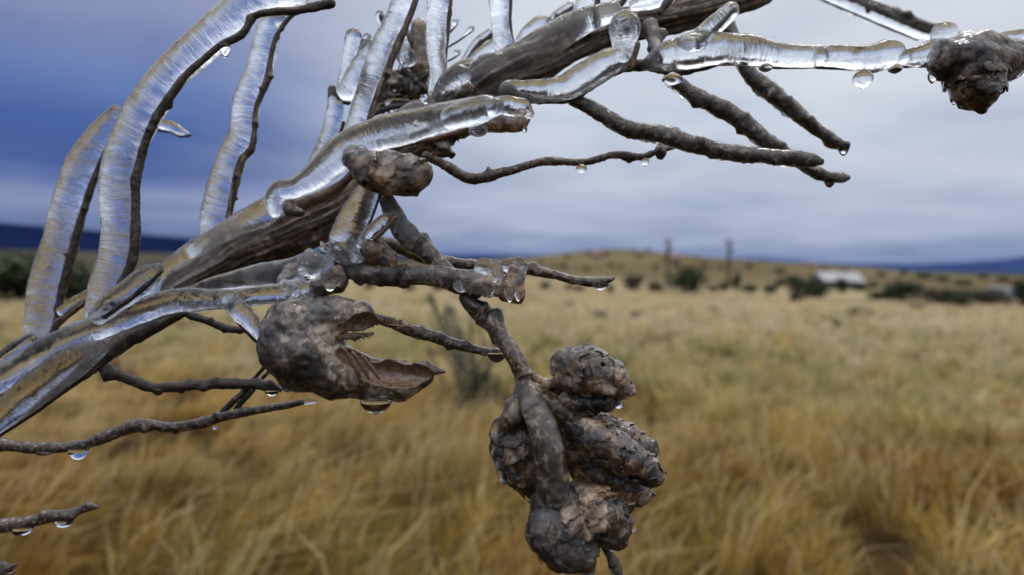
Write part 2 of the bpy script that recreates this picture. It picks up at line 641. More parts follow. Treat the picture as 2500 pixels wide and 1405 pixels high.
nr, na = 190, 360
rr = np.r_[0.0, np.geomspace(0.25, 14000, nr)]
aa = np.linspace(0, 2 * math.pi, na, endpoint=False)
gx, gy = rr[:, None] * np.sin(aa)[None], rr[:, None] * np.cos(aa)[None]
gz = ground_z(gx, gy)
gv = np.stack([gx, gy, gz], -1).reshape(-1, 3)
i = np.arange(nr)[:, None] * na
j = np.arange(na)[None]
jn = (j + 1) % na
gf = np.stack([i + j, i + na + j, i + na + jn, i + jn], -1).reshape(-1, 4)


def ground_mat():
    m, t, o = new_mat('dry_grassland')
    g = node(t, 'ShaderNodeNewGeometry')
    pos = g.outputs['Position']
    ln = node(t, 'ShaderNodeVectorMath', operation='LENGTH')
    t.links.new(pos, ln.inputs[0])
    r = ln.outputs['Value']
    a = noise(t, pos, 0.9, 6, 0.65)
    b = noise(t, scaled(t, pos, (0.020, 0.055, 0.02)), 1.0, 6, 0.62, 0.4)
    near = ramp(t, a, [(0.3, (.010, .006, .003)), (0.5, (.024, .015, .007)), (0.7, (.050, .032, .014))])
    field = ramp(t, b, [(0.30, (.15, .115, .06)), (0.48, (.24, .19, .115)), (0.62, (.29, .24, .155)), (0.75, (.18, .16, .08))])
    hill = ramp(t, b, [(0.30, (.050, .040, .026)), (0.48, (.105, .085, .048)), (0.66, (.16, .128, .075))])
    f1 = node(t, 'ShaderNodeMapRange', interpolation_type='SMOOTHSTEP', inp={'From Min': 6.0, 'From Max': 30.0})
    f2 = node(t, 'ShaderNodeMapRange', interpolation_type='SMOOTHSTEP', inp={'From Min': 95.0, 'From Max': 190.0})
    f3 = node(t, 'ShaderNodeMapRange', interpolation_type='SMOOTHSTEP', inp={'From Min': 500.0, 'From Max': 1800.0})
    for q in (f1, f2, f3):
        t.links.new(r, q.inputs[0])
    c = mixc(t, f1.outputs[0], near, field)
    c = mixc(t, f2.outputs[0], c, hill)
    sxy = node(t, 'ShaderNodeSeparateXYZ')
    t.links.new(pos, sxy.inputs[0])
    fl_ = node(t, 'ShaderNodeMapRange', interpolation_type='SMOOTHSTEP', inp={'From Min': -25.0, 'From Max': -75.0})
    t.links.new(sxy.outputs[0], fl_.inputs[0])
    scrub = ramp(t, b, [(0.35, (.030, .030, .022)), (0.65, (.085, .075, .055))])
    c = mixc(t, mth(t, 'MULTIPLY', fl_.outputs[0], f2.outputs[0]), c, scrub)
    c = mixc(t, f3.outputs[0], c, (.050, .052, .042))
    p = node(t, 'ShaderNodeBsdfPrincipled', inp={'Roughness': 1.0, 'Specular IOR Level': 0.0})
    t.links.new(c, p.inputs['Base Color'])
    t.links.new(bump(t, a, 0.6, 0.08), p.inputs['Normal'])
    t.links.new(p.outputs[0], o.inputs[0])
    return m


ground = link('ground', mesh_np('ground', gv, gf, [ground_mat()]), kind='structure')


def G(px, py):
    """where the line of sight through a photo pixel meets the ground"""
    d = Pn(px, py, 1.0) - CP
    ts = np.geomspace(0.5, 6000, 6000)
    q = CP + d[None] * ts[:, None]
    k = np.argmax(q[:, 2] < ground_z(q[:, 0], q[:, 1]))
    return q[k] if k else q[-1]


# far dark mountains: ridges several km out
def mountains(name, prof, dist, seed, mat, depth=2500):
    pr = np.array(prof, float)
    px = np.linspace(pr[0, 0], pr[-1, 0], 240)
    py = np.interp(px, pr[:, 0], pr[:, 1])
    rows = []
    for k, (t, hh) in enumerate(((-1.0, 0.0), (-0.6, 0.35), (-0.3, 0.7), (0, 1.0), (0.4, 0.6), (1.0, 0.0))):
        D = dist + t * depth * 0.5
        dirs = Pn(px, py * 0 + HORY(px), 1.0) - CP
        dirs[:, 2] = 0
        dirs /= np.linalg.norm(dirs, axis=1)[:, None]
        hgt = (HORY(px) - py) / F * dist / np.cos(np.radians(np.degrees(np.arctan((px - 1250) / F)))) + CAM_Z + 2
        hgt = hgt + 4 * fbm(np.stack([px / 60, px * 0, px * 0], -1), 4, seed)
        q = dirs * D + CP
        q[:, 2] = -6 + (hgt + 6) * hh + 9 * hh * (1 - hh) * 4 * vnoise(np.stack([px / 30, px * 0 + k, px * 0], -1), seed)
        rows.append(q)
    v = np.vstack(rows)
    n = len(px)
    i = np.arange(5)[:, None] * n
    j = np.arange(n - 1)[None]
    f = np.stack([i + j, i + j + 1, i + n + j + 1, i + n + j], -1).reshape(-1, 4)
    return link(name, mesh_np(name, v, f, [mat]), kind='structure')


MOUNT = plain('air_blue_mountain', (.006, .011, .040), 1.0, 0.2, 0.002)  # navy base colour stands in for the blue air in front of it
MOUNT2 = plain('air_blue_range', (.024, .044, .115), 1.0, 0.2, 0.002)  # paler blue: distance haze painted into the colour
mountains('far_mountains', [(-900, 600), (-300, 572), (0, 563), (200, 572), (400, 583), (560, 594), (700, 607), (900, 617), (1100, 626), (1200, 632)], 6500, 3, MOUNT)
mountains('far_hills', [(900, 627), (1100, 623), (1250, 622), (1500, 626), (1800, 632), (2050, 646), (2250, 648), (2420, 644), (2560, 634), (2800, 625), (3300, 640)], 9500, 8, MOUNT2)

# ------------------------------------------------------------------ grass: clumps of blades, one mesh
def grass_mat():
    m, t, o = new_mat('dry_grass')
    at = node(t, 'ShaderNodeAttribute', attribute_name='tone')
    p = node(t, 'ShaderNodeBsdfPrincipled', inp={'Roughness': 0.75, 'Specular IOR Level': 0.2})
    t.links.new(at.outputs['Color'], p.inputs['Base Color'])
    tr = node(t, 'ShaderNodeBsdfTranslucent')
    t.links.new(at.outputs['Color'], tr.inputs[0])
    ms = node(t, 'ShaderNodeMixShader', inp={0: 0.45})
    t.links.new(p.outputs[0], ms.inputs[1])
    t.links.new(tr.outputs[0], ms.inputs[2])
    t.links.new(ms.outputs[0], o.inputs[0])
    return m


SHRUB_AT = G(1150, 1000)


def build_grass():
    def band(n, r0, r1, pw):
        a = rng.uniform(math.radians(-48), math.radians(48), n)
        r = (r0 ** pw + (r1 ** pw - r0 ** pw) * rng.random(n)) ** (1 / pw)
        return a, r
    A = band(3200, 1.7, 7.5, 1.6)
    B_ = band(3600, 7.0, 18, 1.2)
    D = band(8500, 17, 98, 0.55)
    a, r = np.r_[A[0], B_[0], D[0]], np.r_[A[1], B_[1], D[1]]
    nb = np.r_[np.full(3200, 60), np.full(3600, 46), np.full(8500, 22)]
    x, y = r * np.sin(a), r * np.cos(a)
    pp = np.stack([x, y, x * 0], -1)
    patch = fbm(pp / 1.1, 3, 21)
    patch2 = fbm(pp / 0.6, 2, 44)
    big = vnoise(pp / 3.5, 9)
    keep = (patch + 0.6 * patch2 > np.interp(r, [3, 8], [-0.46, -0.85])) | (r > 12)
    keep &= ~(((x - SHRUB_AT[0] - .05) / .48) ** 2 + ((y - SHRUB_AT[1] + .45) / .95) ** 2 < 1)
    x, y, r, patch, patch2, big, nb = [q[keep] for q in (x, y, r, patch, patch2, big, nb)]
    n = len(x)
    hgt = (0.21 + 0.13 * patch + 0.10 * patch2 + 0.075 * rng.normal(size=n)).clip(0.06, 0.50) * np.interp(r, [2, 8, 30, 90], [1.0, 0.95, 0.8, 0.75])
    spread = 0.032 + 0.055 * rng.random(n) ** 2 + r * 0.005
    # colours of the plants themselves: straw, gold, olive, rust, pale
    straw, gold = np.array([.54, .43, .235]), np.array([.46, .33, .105])
    olive, rust = np.array([.215, .225, .075]), np.array([.26, .115, .028])
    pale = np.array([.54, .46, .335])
    brown = np.array([.15, .085, .026])
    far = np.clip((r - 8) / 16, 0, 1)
    nearby = np.clip((7.5 - r) / 4.5, 0, 1)
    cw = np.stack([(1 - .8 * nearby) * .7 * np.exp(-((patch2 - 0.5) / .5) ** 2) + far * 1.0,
                   1.2 * np.exp(-((patch2 - 0.0) / .5) ** 2) * (1 - .8 * far),
                   1.9 * np.exp(-((big - 0.45) / .5) ** 2) * (1 - .55 * far),
                   1.1 * np.exp(-((patch2 + 0.5) / .5) ** 2) * np.clip(1.5 - r / 8, 0.02, 1.2),
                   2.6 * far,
                   2.0 * nearby], 1)
    cw *= rng.gamma(0.55, 1, cw.shape)
    cw /= cw.sum(1)[:, None]
    ccol = np.stack([1 - .04 * nearby, 1 - .13 * nearby, 1 - .42 * nearby], 1) * (cw @ np.stack([straw, gold, olive, rust, pale, brown]))
    # wind: the grass leans to the right, most on the left side
    lean = np.clip(0.48 - 0.34 * x / (0.25 * r + 0.6), 0.05, 0.95) + rng.normal(0, 0.30, n)
    B = int(nb.sum())
    rep = lambda q: np.repeat(q, nb, 0)
    ang = rng.uniform(0, 2 * math.pi, B)
    rad = np.sqrt(rng.random(B)) * rep(spread)
    bx, by = rep(x) + rad * np.cos(ang), rep(y) + rad * np.sin(ang)
    bz = ground_z(bx, by) - 0.01
    tall = rng.random(B) < 0.07
    h = rep(hgt) * rng.uniform(0.40, 1.2, B) * np.where(tall, 1.55, 1.0)
    out = rng.normal(0, 0.27, (B, 2)) + np.stack([np.cos(ang), np.sin(ang)], 1) * 0.22
    tipx = h * (rep(lean) * rng.uniform(0.5, 1.3, B) + out[:, 0])
    tipy = h * (out[:, 1] + 0.10)
    wd = (0.0020 + 0.0036 * rng.random(B) ** 3) * np.interp(rep(r), [2, 6, 20, 90], [1.0, 1.7, 5.0, 18])
    wa = np.arctan2(bx, by) + rng.normal(0, 0.7, B)
    wx, wy = np.cos(wa) * wd, -np.sin(wa) * wd
    base = np.stack([bx, by, bz], 1)
    mid = base + np.stack([tipx * 0.32, tipy * 0.32, h * 0.60], 1)
    tip = base + np.stack([tipx, tipy, h * np.clip(1.0 - 0.25 * np.hypot(tipx, tipy) / h, 0.35, 1)], 1)
    W = np.stack([wx, wy, wx * 0], 1)
    v = np.stack([base - W, base + W, mid - W * 0.9, mid + W * 0.9, tip], 1).reshape(-1, 3)
    k = np.arange(B)[:, None] * 5
    f = np.stack([np.hstack([k, k + 1, k + 3]), np.hstack([k, k + 3, k + 2]), np.hstack([k + 2, k + 3, k + 4])], 1).reshape(-1, 3)
    c = rep(ccol) * rng.uniform(0.6, 1.4, (B, 1))
    c = np.where(tall[:, None], .4 * c + .6 * straw[None], c)
    col = np.repeat(c, 5, 0).clip(0, 0.8)
    me = mesh_np('dry_grass', v, f, [grass_mat()], smooth=False, col=col)
    return link('dry_grass', me, label='wind-blown golden dry grass covering the field', cat='grass', kind='stuff')


build_grass()

# ------------------------------------------------------------------ shrubs and trees on the plain
def leaf_tris(n, lobes, size, seed):
    g = np.random.default_rng(seed)
    L = np.array(lobes, float)                                # x y z rx ry rz
    k = g.choice(len(L), n, p=(L[:, 3] * L[:, 4] * L[:, 5]) / (L[:, 3] * L[:, 4] * L[:, 5]).sum())
    d = g.normal(size=(n, 3))
    d /= np.linalg.norm(d, axis=1)[:, None]
    rad = g.random(n) ** 0.42
    c = L[k, :3] + d * rad[:, None] * L[k, 3:] * (1 + 0.18 * g.normal(size=(n, 1)))
    c[:, 2] = np.maximum(c[:, 2], 0.02)
    a = g.normal(size=(n, 3))
    a /= np.linalg.norm(a, axis=1)[:, None]
    b = np.cross(a, g.normal(size=(n, 3)))
    b /= np.linalg.norm(b, axis=1)[:, None]
    s = size * g.uniform(0.6, 1.5, n)[:, None]
    v = np.stack([c - a * s, c + b * s * 0.6, c + a * s, c - b * s * 0.6], 1).reshape(-1, 3)
    f = np.arange(n * 4).reshape(-1, 4)
    tone = g.uniform(0.6, 1.5, n)
    return v, f, np.repeat(tone, 4)


def leaf_mat(name, col):
    m, t, o = new_mat(name)
    at = node(t, 'ShaderNodeAttribute', attribute_name='tone')
    c = mixc(t, 1.0, col, at.outputs['Color'], 'MULTIPLY')
    p = node(t, 'ShaderNodeBsdfPrincipled', inp={'Roughness': 0.8, 'Specular IOR Level': 0.2})
    t.links.new(c, p.inputs['Base Color'])
    t.links.new(p.outputs[0], o.inputs[0])
    return m


JUNIPER = leaf_mat('juniper_green', (.030, .042, .018))
SAGE = leaf_mat('sage_grey_green', (.095, .10, .060))
OLIVE = leaf_mat('olive_brush', (.060, .058, .026))
BROWN = leaf_mat('bare_brown_brush', (.055, .042, .030))
TRUNK = plain('shrub_wood', (.06, .045, .035), 0.9)


def trunk_mesh(h, r, seed):
    g = np.random.default_rng(seed)
    V, Fs, nb = [], [], 0
    for b in range(4):
        aim = np.array([g.normal(0, .3) * (b > 0), g.normal(0, .3) * (b > 0), 1.0]) * h * (1 if b == 0 else 0.7)
        seg = 6
        for k in range(5):
            t = k / 4
            cc = aim * t + np.array([0.05 * h * math.sin(3 * t + b), 0.05 * h * math.cos(2 * t + b), -0.05])
            rr_ = r * (1 - 0.75 * t) * (1 if b == 0 else 0.6)
            an = np.arange(seg) * 2 * math.pi / seg
            V.append(np.stack([cc[0] + rr_ * np.cos(an), cc[1] + rr_ * np.sin(an), np.full(seg, cc[2])], 1))
        for k in range(4):
            for s_ in range(seg):
                o = nb + k * seg
                Fs.append((o + s_, o + (s_ + 1) % seg, o + seg + (s_ + 1) % seg, o + seg + s_))
        nb += 5 * seg
    return np.vstack(V), np.array(Fs)


CROWNS = {}


def crown_mesh(kind, var, mat):
    key = (kind, var)
    if key not in CROWNS:
        g = np.random.default_rng(hash(key[1]) % 1000 + len(kind) * 17)
        lobes = [(0, 0, 0.45, .46, .46, .45)]
        for _ in range(6):
            a = g.uniform(0, 6.28)
            q = g.uniform(.15, .42)
            z = g.uniform(.25, .78)
            s = g.uniform(.16, .30)
            lobes.append((math.cos(a) * q, math.sin(a) * q, z, s, s, s * 0.9))
        v, f, tone = leaf_tris(1500, lobes, 0.042, 5 + var)
        v[:, 2] /= v[:, 2].max()
        v[:, :2] /= np.abs(v[:, :2]).max() * 1.0
        v[:, :2] *= 0.5
        CROWNS[key] = mesh_np('crown', v, f, [mat], smooth=False, col=np.repeat(tone[:, None], 3, 1))
    return CROWNS[key]


TR_V, TR_F = trunk_mesh(0.6, 0.05, 4)
TRUNK_ME = mesh_np('trunk', TR_V, TR_F, [TRUNK])


def shrub(name, px, base_y, wpx, hpx, kind, mat, var, label, cat, group=None, parts=True):
    q = G(px, base_y)
    d = np.linalg.norm(q - CP)
    W, H = 1.25 * wpx / F * d, 1.2 * hpx / F * d
    rot = rng.uniform(0, 6.28)
    if parts:
        o = empty(name, (q[0], q[1], q[2] - 0.03 * H), label, cat, group)
        cr = bpy.data.objects.new('crown', crown_mesh(kind, var, mat))
        tr = bpy.data.objects.new('trunk', TRUNK_ME)
        for e in (cr, tr):
            C.objects.link(e)
            e.parent = o
    else:
        o = bpy.data.objects.new(name, crown_mesh(kind, var, mat))
        C.objects.link(o)
        o.location = (q[0], q[1], q[2] - 0.04 * H)
        tag(o, label, cat, group)
    o.scale = (W, W, H)
    o.rotation_euler = (0, 0, rot)
    return o


# named ones
shrub('juniper_tree', 1680, 716, 104, 62, 'j', JUNIPER, 0, 'round dark green juniper tree, the biggest of the tree line, beside a utility pole', 'tree')
shrub('juniper_tree', 1975, 730, 112, 52, 'j', JUNIPER, 1, 'spreading dark green juniper in front of the pale roofed shed', 'tree')
shrub('juniper_tree', 2055, 716, 34, 34, 'j', JUNIPER, 2, 'small dark juniper just right of the shed front wall', 'tree')
shrub('brown_bush', 1943, 742, 32, 32, 'b', BROWN, 0, 'little brown bush at the field edge below the spreading juniper', 'bush')
shrub('green_bush', 1600, 714, 44, 26, 'o', OLIVE, 0, 'low green bush left of the biggest dark juniper', 'bush')
shrub('bare_bush', 1545, 710, 52, 40, 'b', BROWN, 1, 'grey-brown bare bush past the tip of the horizontal iced twig', 'bush')
shrub('juniper_tree', 1797, 712, 22, 46, 'j', JUNIPER, 1, 'narrow upright juniper at the foot of the right utility pole', 'tree')
shrub('juniper_tree', 2200, 738, 90, 46, 'j', JUNIPER, 0, 'low spreading dark shrub in the tree line right of the shed', 'tree')
shrub('brown_bush', 2290, 742, 110, 34, 'b', BROWN, 2, 'long low brown bush in the tree line left of the white trailer', 'bush')
shrub('juniper_tree', 2150, 736, 70, 22, 'j', JUNIPER, 2, 'flat dark green bush at the far edge of the field below the shed', 'tree')
shrub('brown_bush', 2410, 744, 110, 32, 'b', BROWN, 0, 'dark brown thicket in front of the white trailer', 'bush')
shrub('sage_bush', 2345, 750, 50, 36, 'o', OLIVE, 1, 'olive bush at the field edge left of the dark brown thicket', 'bush')
shrub('juniper_tree', 2500, 748, 44, 60, 'j', JUNIPER, 1, 'dark tree cut by the right edge of the picture', 'tree')
shrub('dark_shrub', 60, 740, 250, 92, 'j', JUNIPER, 2, 'large black-green shrub at far left behind the left iced rod', 'tree')
shrub('dark_shrub', 165, 738, 170, 84, 'j', JUNIPER, 1, 'black-green shrub seen between the two left iced rods', 'tree')
shrub('dark_shrub', 370, 722, 120, 66, 'j', JUNIPER, 0, 'dark shrub seen between the large curved iced rod and the trunk', 'tree')
shrub('dark_shrub', -60, 735, 190, 110, 'j', JUNIPER, 1, 'dark shrub cut by the left edge of the picture', 'tree')
# loose brush along the edge of the field and dots on the hill
edge_pts = [(1000, 716, 30, 20), (1070, 712, 40, 26), (1130, 710, 26, 18), (1330, 708, 30, 20), (1390, 712, 22, 22), (1412, 714, 26, 18), (1490, 716, 22, 22),
            (1740, 714, 26, 18), (1765, 712, 34, 22), (1830, 716, 44, 20), (1880, 718, 40, 24), (1905, 700, 30, 18), (2100, 712, 40, 16), (2240, 722, 30, 28),
            (2320, 728, 40, 16), (2440, 736, 40, 18), (820, 712, 40, 20), (760, 716, 34, 22), (900, 708, 30, 16), (2130, 705, 26, 16)]
EDGE_L = ['small bush at the field edge straight above the thin desert shrub', 'wider small bush just right of the one above the thin desert shrub', 'tiny brown bush at the field edge behind the drooping twig',
          'small bush at the field edge below the bulging ice at the limb end', 'small bush under the horizontal twig past the bulging ice', 'small brown bush at the field edge below the middle of the horizontal twig',
          'small bush at the field edge just below the tip of the horizontal twig', 'low olive bush touching the right side of the biggest juniper', 'small brown bush midway between the biggest and the narrow juniper',
          'low dark bush just right of the narrow upright juniper', 'olive bush left of the spreading juniper at the field edge', 'brown bush behind the left side of the spreading juniper',
          'low dark bush right of the pale roofed shed', 'olive bush behind the low spreading shrub right of the shed', 'low brown bush between the long brown bush and the white trailer',
          'dark low bush at the foot of the white trailer', 'low bush at the field edge above the open seed pod', 'brown bush at the field edge left of the one above the open seed pod',
          'tiny dark bush at the field edge under the dark husk segments', 'small olive bush behind the flat dark green bush right of the shed']
for k, (px, py, wp, hp) in enumerate(edge_pts):
    kd, mt = (('j', JUNIPER), ('o', OLIVE), ('b', BROWN))[k % 3]
    shrub('small_bush', px, py, wp, hp, kd, mt, k % 3, EDGE_L[k], 'bush', 'small bushes along the field edge', parts=False)
hill_pts = [(1385, 632, 14, 9), (1438, 622, 14, 10), (1480, 626, 16, 9), (1545, 618, 12, 8), (1582, 617, 14, 9), (1560, 630, 16, 9), (1492, 652, 18, 10), (1516, 654, 14, 9),
            (1374, 656, 20, 12), (1350, 652, 12, 9), (1432, 664, 14, 12), (1600, 658, 20, 10), (1650, 650, 18, 9), (1720, 648, 16, 8), (1830, 655, 20, 10), (1860, 640, 14, 6),
            (1905, 668, 30, 12), (1930, 690, 30, 18), (2010, 664, 20, 8), (2060, 668, 22, 9), (2150, 676, 24, 10), (2205, 672, 20, 9), (2300, 690, 34, 14), (2260, 684, 40, 14),
            (2350, 698, 40, 12), (2400, 682, 26, 10), (1700, 634, 10, 6), (1760, 660, 14, 9), (1320, 645, 14, 8), (1620, 636, 10, 7), (2090, 690, 24, 12), (2450, 690, 34, 12)]
for k, (px, py, wp, hp) in enumerate(hill_pts):
    kd, mt = (('j', JUNIPER), ('o', OLIVE))[k % 2]
    shrub('hill_bush', px, py, wp, hp, kd, mt, k % 3, 'tiny dark bush, one of those dotted over the low brown hill', 'bush', 'bushes dotted over the low hill', parts=False)
# tussock bushes standing in the grass of the field
TUFT_L = ['grey-green sage tuft in the grass above the topmost hanging pod', 'small sage tuft in the far grass below the horizontal twig', 'flat sage tuft in the far grass left of the biggest juniper',
          'wide sage tuft in the grass below the flat dark green bush', 'wide sage tuft nearer than its neighbour below the shed', 'sage tuft in mid field below the biggest juniper',
          'tall sage tuft in mid field below the spreading juniper', 'small sage tuft at the field edge below the low spreading shrub', 'small sage tuft at the field edge below the narrow juniper']
for k, (px, py, wp, hp) in enumerate([(1460, 790, 40, 30), (1390, 755, 26, 20), (1550, 775, 30, 14), (2100, 775, 60, 22), (2060, 800, 60, 20), (1640, 830, 60, 24), (1860, 840, 60, 30), (2240, 760, 30, 18), (1740, 765, 26, 14)]):
    shrub('field_tussock', px, py, wp, hp, 's', SAGE, k % 3, TUFT_L[k], 'bush', 'sage tufts in the field', parts=False)


# ------------------------------------------------------------------ buildings, poles and vehicles far off
def boxm(bs):
    V, Fc = [], []
    for (x0, x1, y0, y1, z0, z1) in bs:
        o = len(V)
        V += [(x0, y0, z0), (x1, y0, z0), (x1, y1, z0), (x0, y1, z0), (x0, y0, z1), (x1, y0, z1), (x1, y1, z1), (x0, y1, z1)]
        Fc += [(o, o + 3, o + 2, o + 1), (o + 4, o + 5, o + 6, o + 7), (o, o + 1, o + 5, o + 4), (o + 1, o + 2, o + 6, o + 5), (o + 2, o + 3, o + 7, o + 6), (o + 3, o, o + 4, o + 7)]
    return np.array(V, float), np.array(Fc)


def prism_roof(x0, x1, y0, y1, z0, z1):
    ym = (y0 + y1) / 2
    V = np.array([(x0, y0, z0), (x1, y0, z0), (x1, y1, z0), (x0, y1, z0), (x0, ym, z1), (x1, ym, z1), (x0, ym, z1), (x1, ym, z1)], float)
    return V, np.array([(0, 1, 5, 4), (2, 3, 6, 7), (0, 4, 6, 3), (1, 2, 7, 5), (0, 3, 2, 1)])


def sub(name, VF, mat, parent):
    o = bpy.data.objects.new(name, mesh_np(name, VF[0], VF[1], [mat], smooth=False))
    C.objects.link(o)
    o.parent = parent
    return o


WALL_D = plain('shed_wall', (.07, .075, .09), 0.8)
ROOF_P = plain('pale_metal_roof', (.19, .19, .225), 0.5, 0.1)
ROOF_R = plain('red_roof', (.20, .11, .09), 0.8)
WALL_T = plain('tan_wall', (.30, .22, .17), 0.9)
GLASS = plain('dark_glass', (.02, .025, .03), 0.15)
WHITE = plain('white_paint', (.36, .37, .39), 0.5, 0.1)
TEAL = plain('teal_paint', (.02, .13, .12), 0.5, 0.1)
POLE = plain('pole_wood', (.07, .06, .055), 0.9)
METAL = plain('dark_metal', (.05, .05, .055), 0.5)
TYRE = plain('tyre_rubber', (.015, .015, .015), 0.9)


def shed(px, py, wpx, hpx):
    q = G(px, py)
    d = np.linalg.norm(q - CP)
    W, H = wpx / F * d, hpx / F * d
    o = empty('metal_shed', tuple(q), 'long low shed with a pale metal roof behind the spreading juniper', 'shed')
    D = W * 0.6
    sub('wall', boxm([(-W * .47, W * .47, -D / 2, D / 2, -0.5, H * 0.45)]), WALL_D, o)
    r = sub('roof', prism_roof(-W / 2, W / 2, -D * .6, D * .6, H * 0.45, H), ROOF_P, o)
    sub('door', boxm([(-W * .1, W * .1, -D / 2 - .05, -D / 2 + .02, -0.3, H * .38)]), METAL, o)
    for k in (-.33, .3):
        f_ = sub('window', boxm([(W * k - .5, W * k + .5, -D / 2 - .04, -D / 2 + .02, H * .18, H * .36)]), GLASS, o)
    o.rotation_euler = (0, 0, 0.12)
    return o


def house(px, py, wpx, hpx, label):
    q = G(px, py)
    d = np.linalg.norm(q - CP)
    W, H = wpx / F * d, hpx / F * d
    o = empty('house', tuple(q), label, 'house')
    D = W * .7
    sub('wall', boxm([(-W * .45, W * .45, -D / 2, D / 2, -0.6, H * .5)]), WALL_T, o)
    sub('roof', prism_roof(-W / 2, W / 2, -D * .62, D * .62, H * .5, H), ROOF_R, o)
    for k in (-.25, .2):
        sub('window', boxm([(W * k - .5, W * k + .5, -D / 2 - .05, -D / 2 + .02, H * .15, H * .38)]), GLASS, o)
    sub('door', boxm([(-.5, .5, -D / 2 - .05, -D / 2 + .02, -0.3, H * .38)]), METAL, o)
    return o


shed(2042, 704, 100, 36)
house(1458, 630, 26, 17, 'small house with a red roof on the left shoulder of the hill')
house(1648, 638, 26, 16, 'small pinkish-red roofed house on the hill behind the left utility pole')
house(1980, 652, 20, 11, 'tiny red-roofed house on the skyline above the shed')


def pole(px, base_y, top_y, label):
    q = G(px, base_y)
    d = np.linalg.norm(q - CP)
    H = (base_y - top_y) / F * d
    o = empty('utility_pole', tuple(q), label, 'utility pole', 'utility poles at the foot of the hill')
    n = 10
    an = np.arange(n) * 2 * math.pi / n
    rows = [np.stack([(.30 - .10 * t) * np.cos(an), (.30 - .10 * t) * np.sin(an), np.full(n, -0.5 + (H + .5) * t)], 1) for t in (0, .5, 1)]
    fs = [(k * n + s, k * n + (s + 1) % n, (k + 1) * n + (s + 1) % n, (k + 1) * n + s) for k in range(2) for s in range(n)]
    fs += [(2 * n + s, 2 * n + s + 1, 3 * n - 2 - s, 3 * n - 1 - s) for s in range(n // 2 - 1)]
    sub('shaft', (np.vstack(rows), np.array(fs)), POLE, o)
    arm = sub('crossarm', boxm([(-.85, .85, -.06, .06, H - .72, H - .58)]), POLE, o)
    for k in (-.75, -.4, .4, .75):
        sub('insulator', boxm([(k - .06, k + .06, -.06, .06, H - .55, H - .33)]), WHITE, arm)
    sub('transformer', boxm([(.2, .5, -.16, .16, H - 2.1, H - 1.4)]), METAL, o)
    return o


pole(1628, 700, 584, 'left one of two wooden utility poles, standing over the biggest juniper')
pole(1777, 702, 589, 'right one of two wooden utility poles, standing over the narrow juniper')


def trailer(px, py, wpx, hpx, name, mat, label, cat):
    q = G(px, py)
    d = np.linalg.norm(q - CP)
    W, H = wpx / F * d, hpx / F * d
    o = empty(name, tuple(q), label, cat)
    V, Fc = boxm([(-W / 2, W / 2, -W * .3, W * .3, H * .18, H)])
    V[4:, 0] *= .93
    sub('body', (V, Fc), mat, o)
    for k in (-.3, .3):
        n = 12
        an = np.arange(n) * 2 * math.pi / n
        rr_ = H * .16
        ring = lambda yy: np.stack([W * k + rr_ * np.cos(an), np.full(n, yy), rr_ + rr_ * np.sin(an)], 1)
        vv = np.vstack([ring(-W * .31), ring(-W * .2)])
        fs = [(s, (s + 1) % n, n + (s + 1) % n, n + s) for s in range(n)] + [(s, n - 1 - s, n - 2 - s, s + 1) for s in range(n // 2 - 1)]
        sub('wheel', (vv, np.array(fs)), TYRE, o)
    sub('window', boxm([(-W * .2, W * .15, -W * .3 - .03, -W * .3 + .02, H * .5, H * .78)]), GLASS, o)
    return o


trailer(2437, 732, 36, 28, 'box_trailer', WHITE, 'white box trailer parked behind the dark brown thicket', 'trailer')
trailer(2466, 730, 20, 24, 'parked_van', plain('grey_blue_paint', (.33, .36, .45), .4, .1), 'small grey-blue van parked between the white trailer and the teal vehicle', 'van')
trailer(2492, 732, 24, 22, 'parked_vehicle', TEAL, 'dark teal vehicle at the right edge beside the grey-blue van', 'vehicle')

# pale things lying in the grass
def rock(px, py, wpx, label, col):
    q = G(px, py)
    d = np.linalg.norm(q - CP)
    W = wpx / F * d
    th, ph = np.meshgrid(np.linspace(0, math.pi, 12), np.linspace(0, 2 * math.pi, 18, endpoint=False), indexing='ij')
    p = np.stack([np.sin(th) * np.cos(ph), np.sin(th) * np.sin(ph), np.cos(th)], -1)
    p = p * (1 + .25 * fbm(p * 1.5, 3, 5))[..., None] * np.array([W / 2, W / 2.6, W / 4])
    v = p.reshape(-1, 3)
    fs = [(a * 18 + b, (a + 1) * 18 + b, (a + 1) * 18 + (b + 1) % 18, a * 18 + (b + 1) % 18) for a in range(11) for b in range(18)]
    o = link('stone', mesh_np('stone', v, np.array(fs), [plain('stone', col, .9, .3, 8)]), label=label, cat='stone')
    o.location = q + np.array([0, 0, W * .22])
    return o


rock(1410, 1408, 150, 'pinkish stone low in the grass below the hanging pod cluster', (.40, .28, .24))


# dead desert shrub behind the branch
def stick(name, pts, mat, parent, d0, **kw):
    return tube_obj(name, mat, pts, parent, d0, **kw)


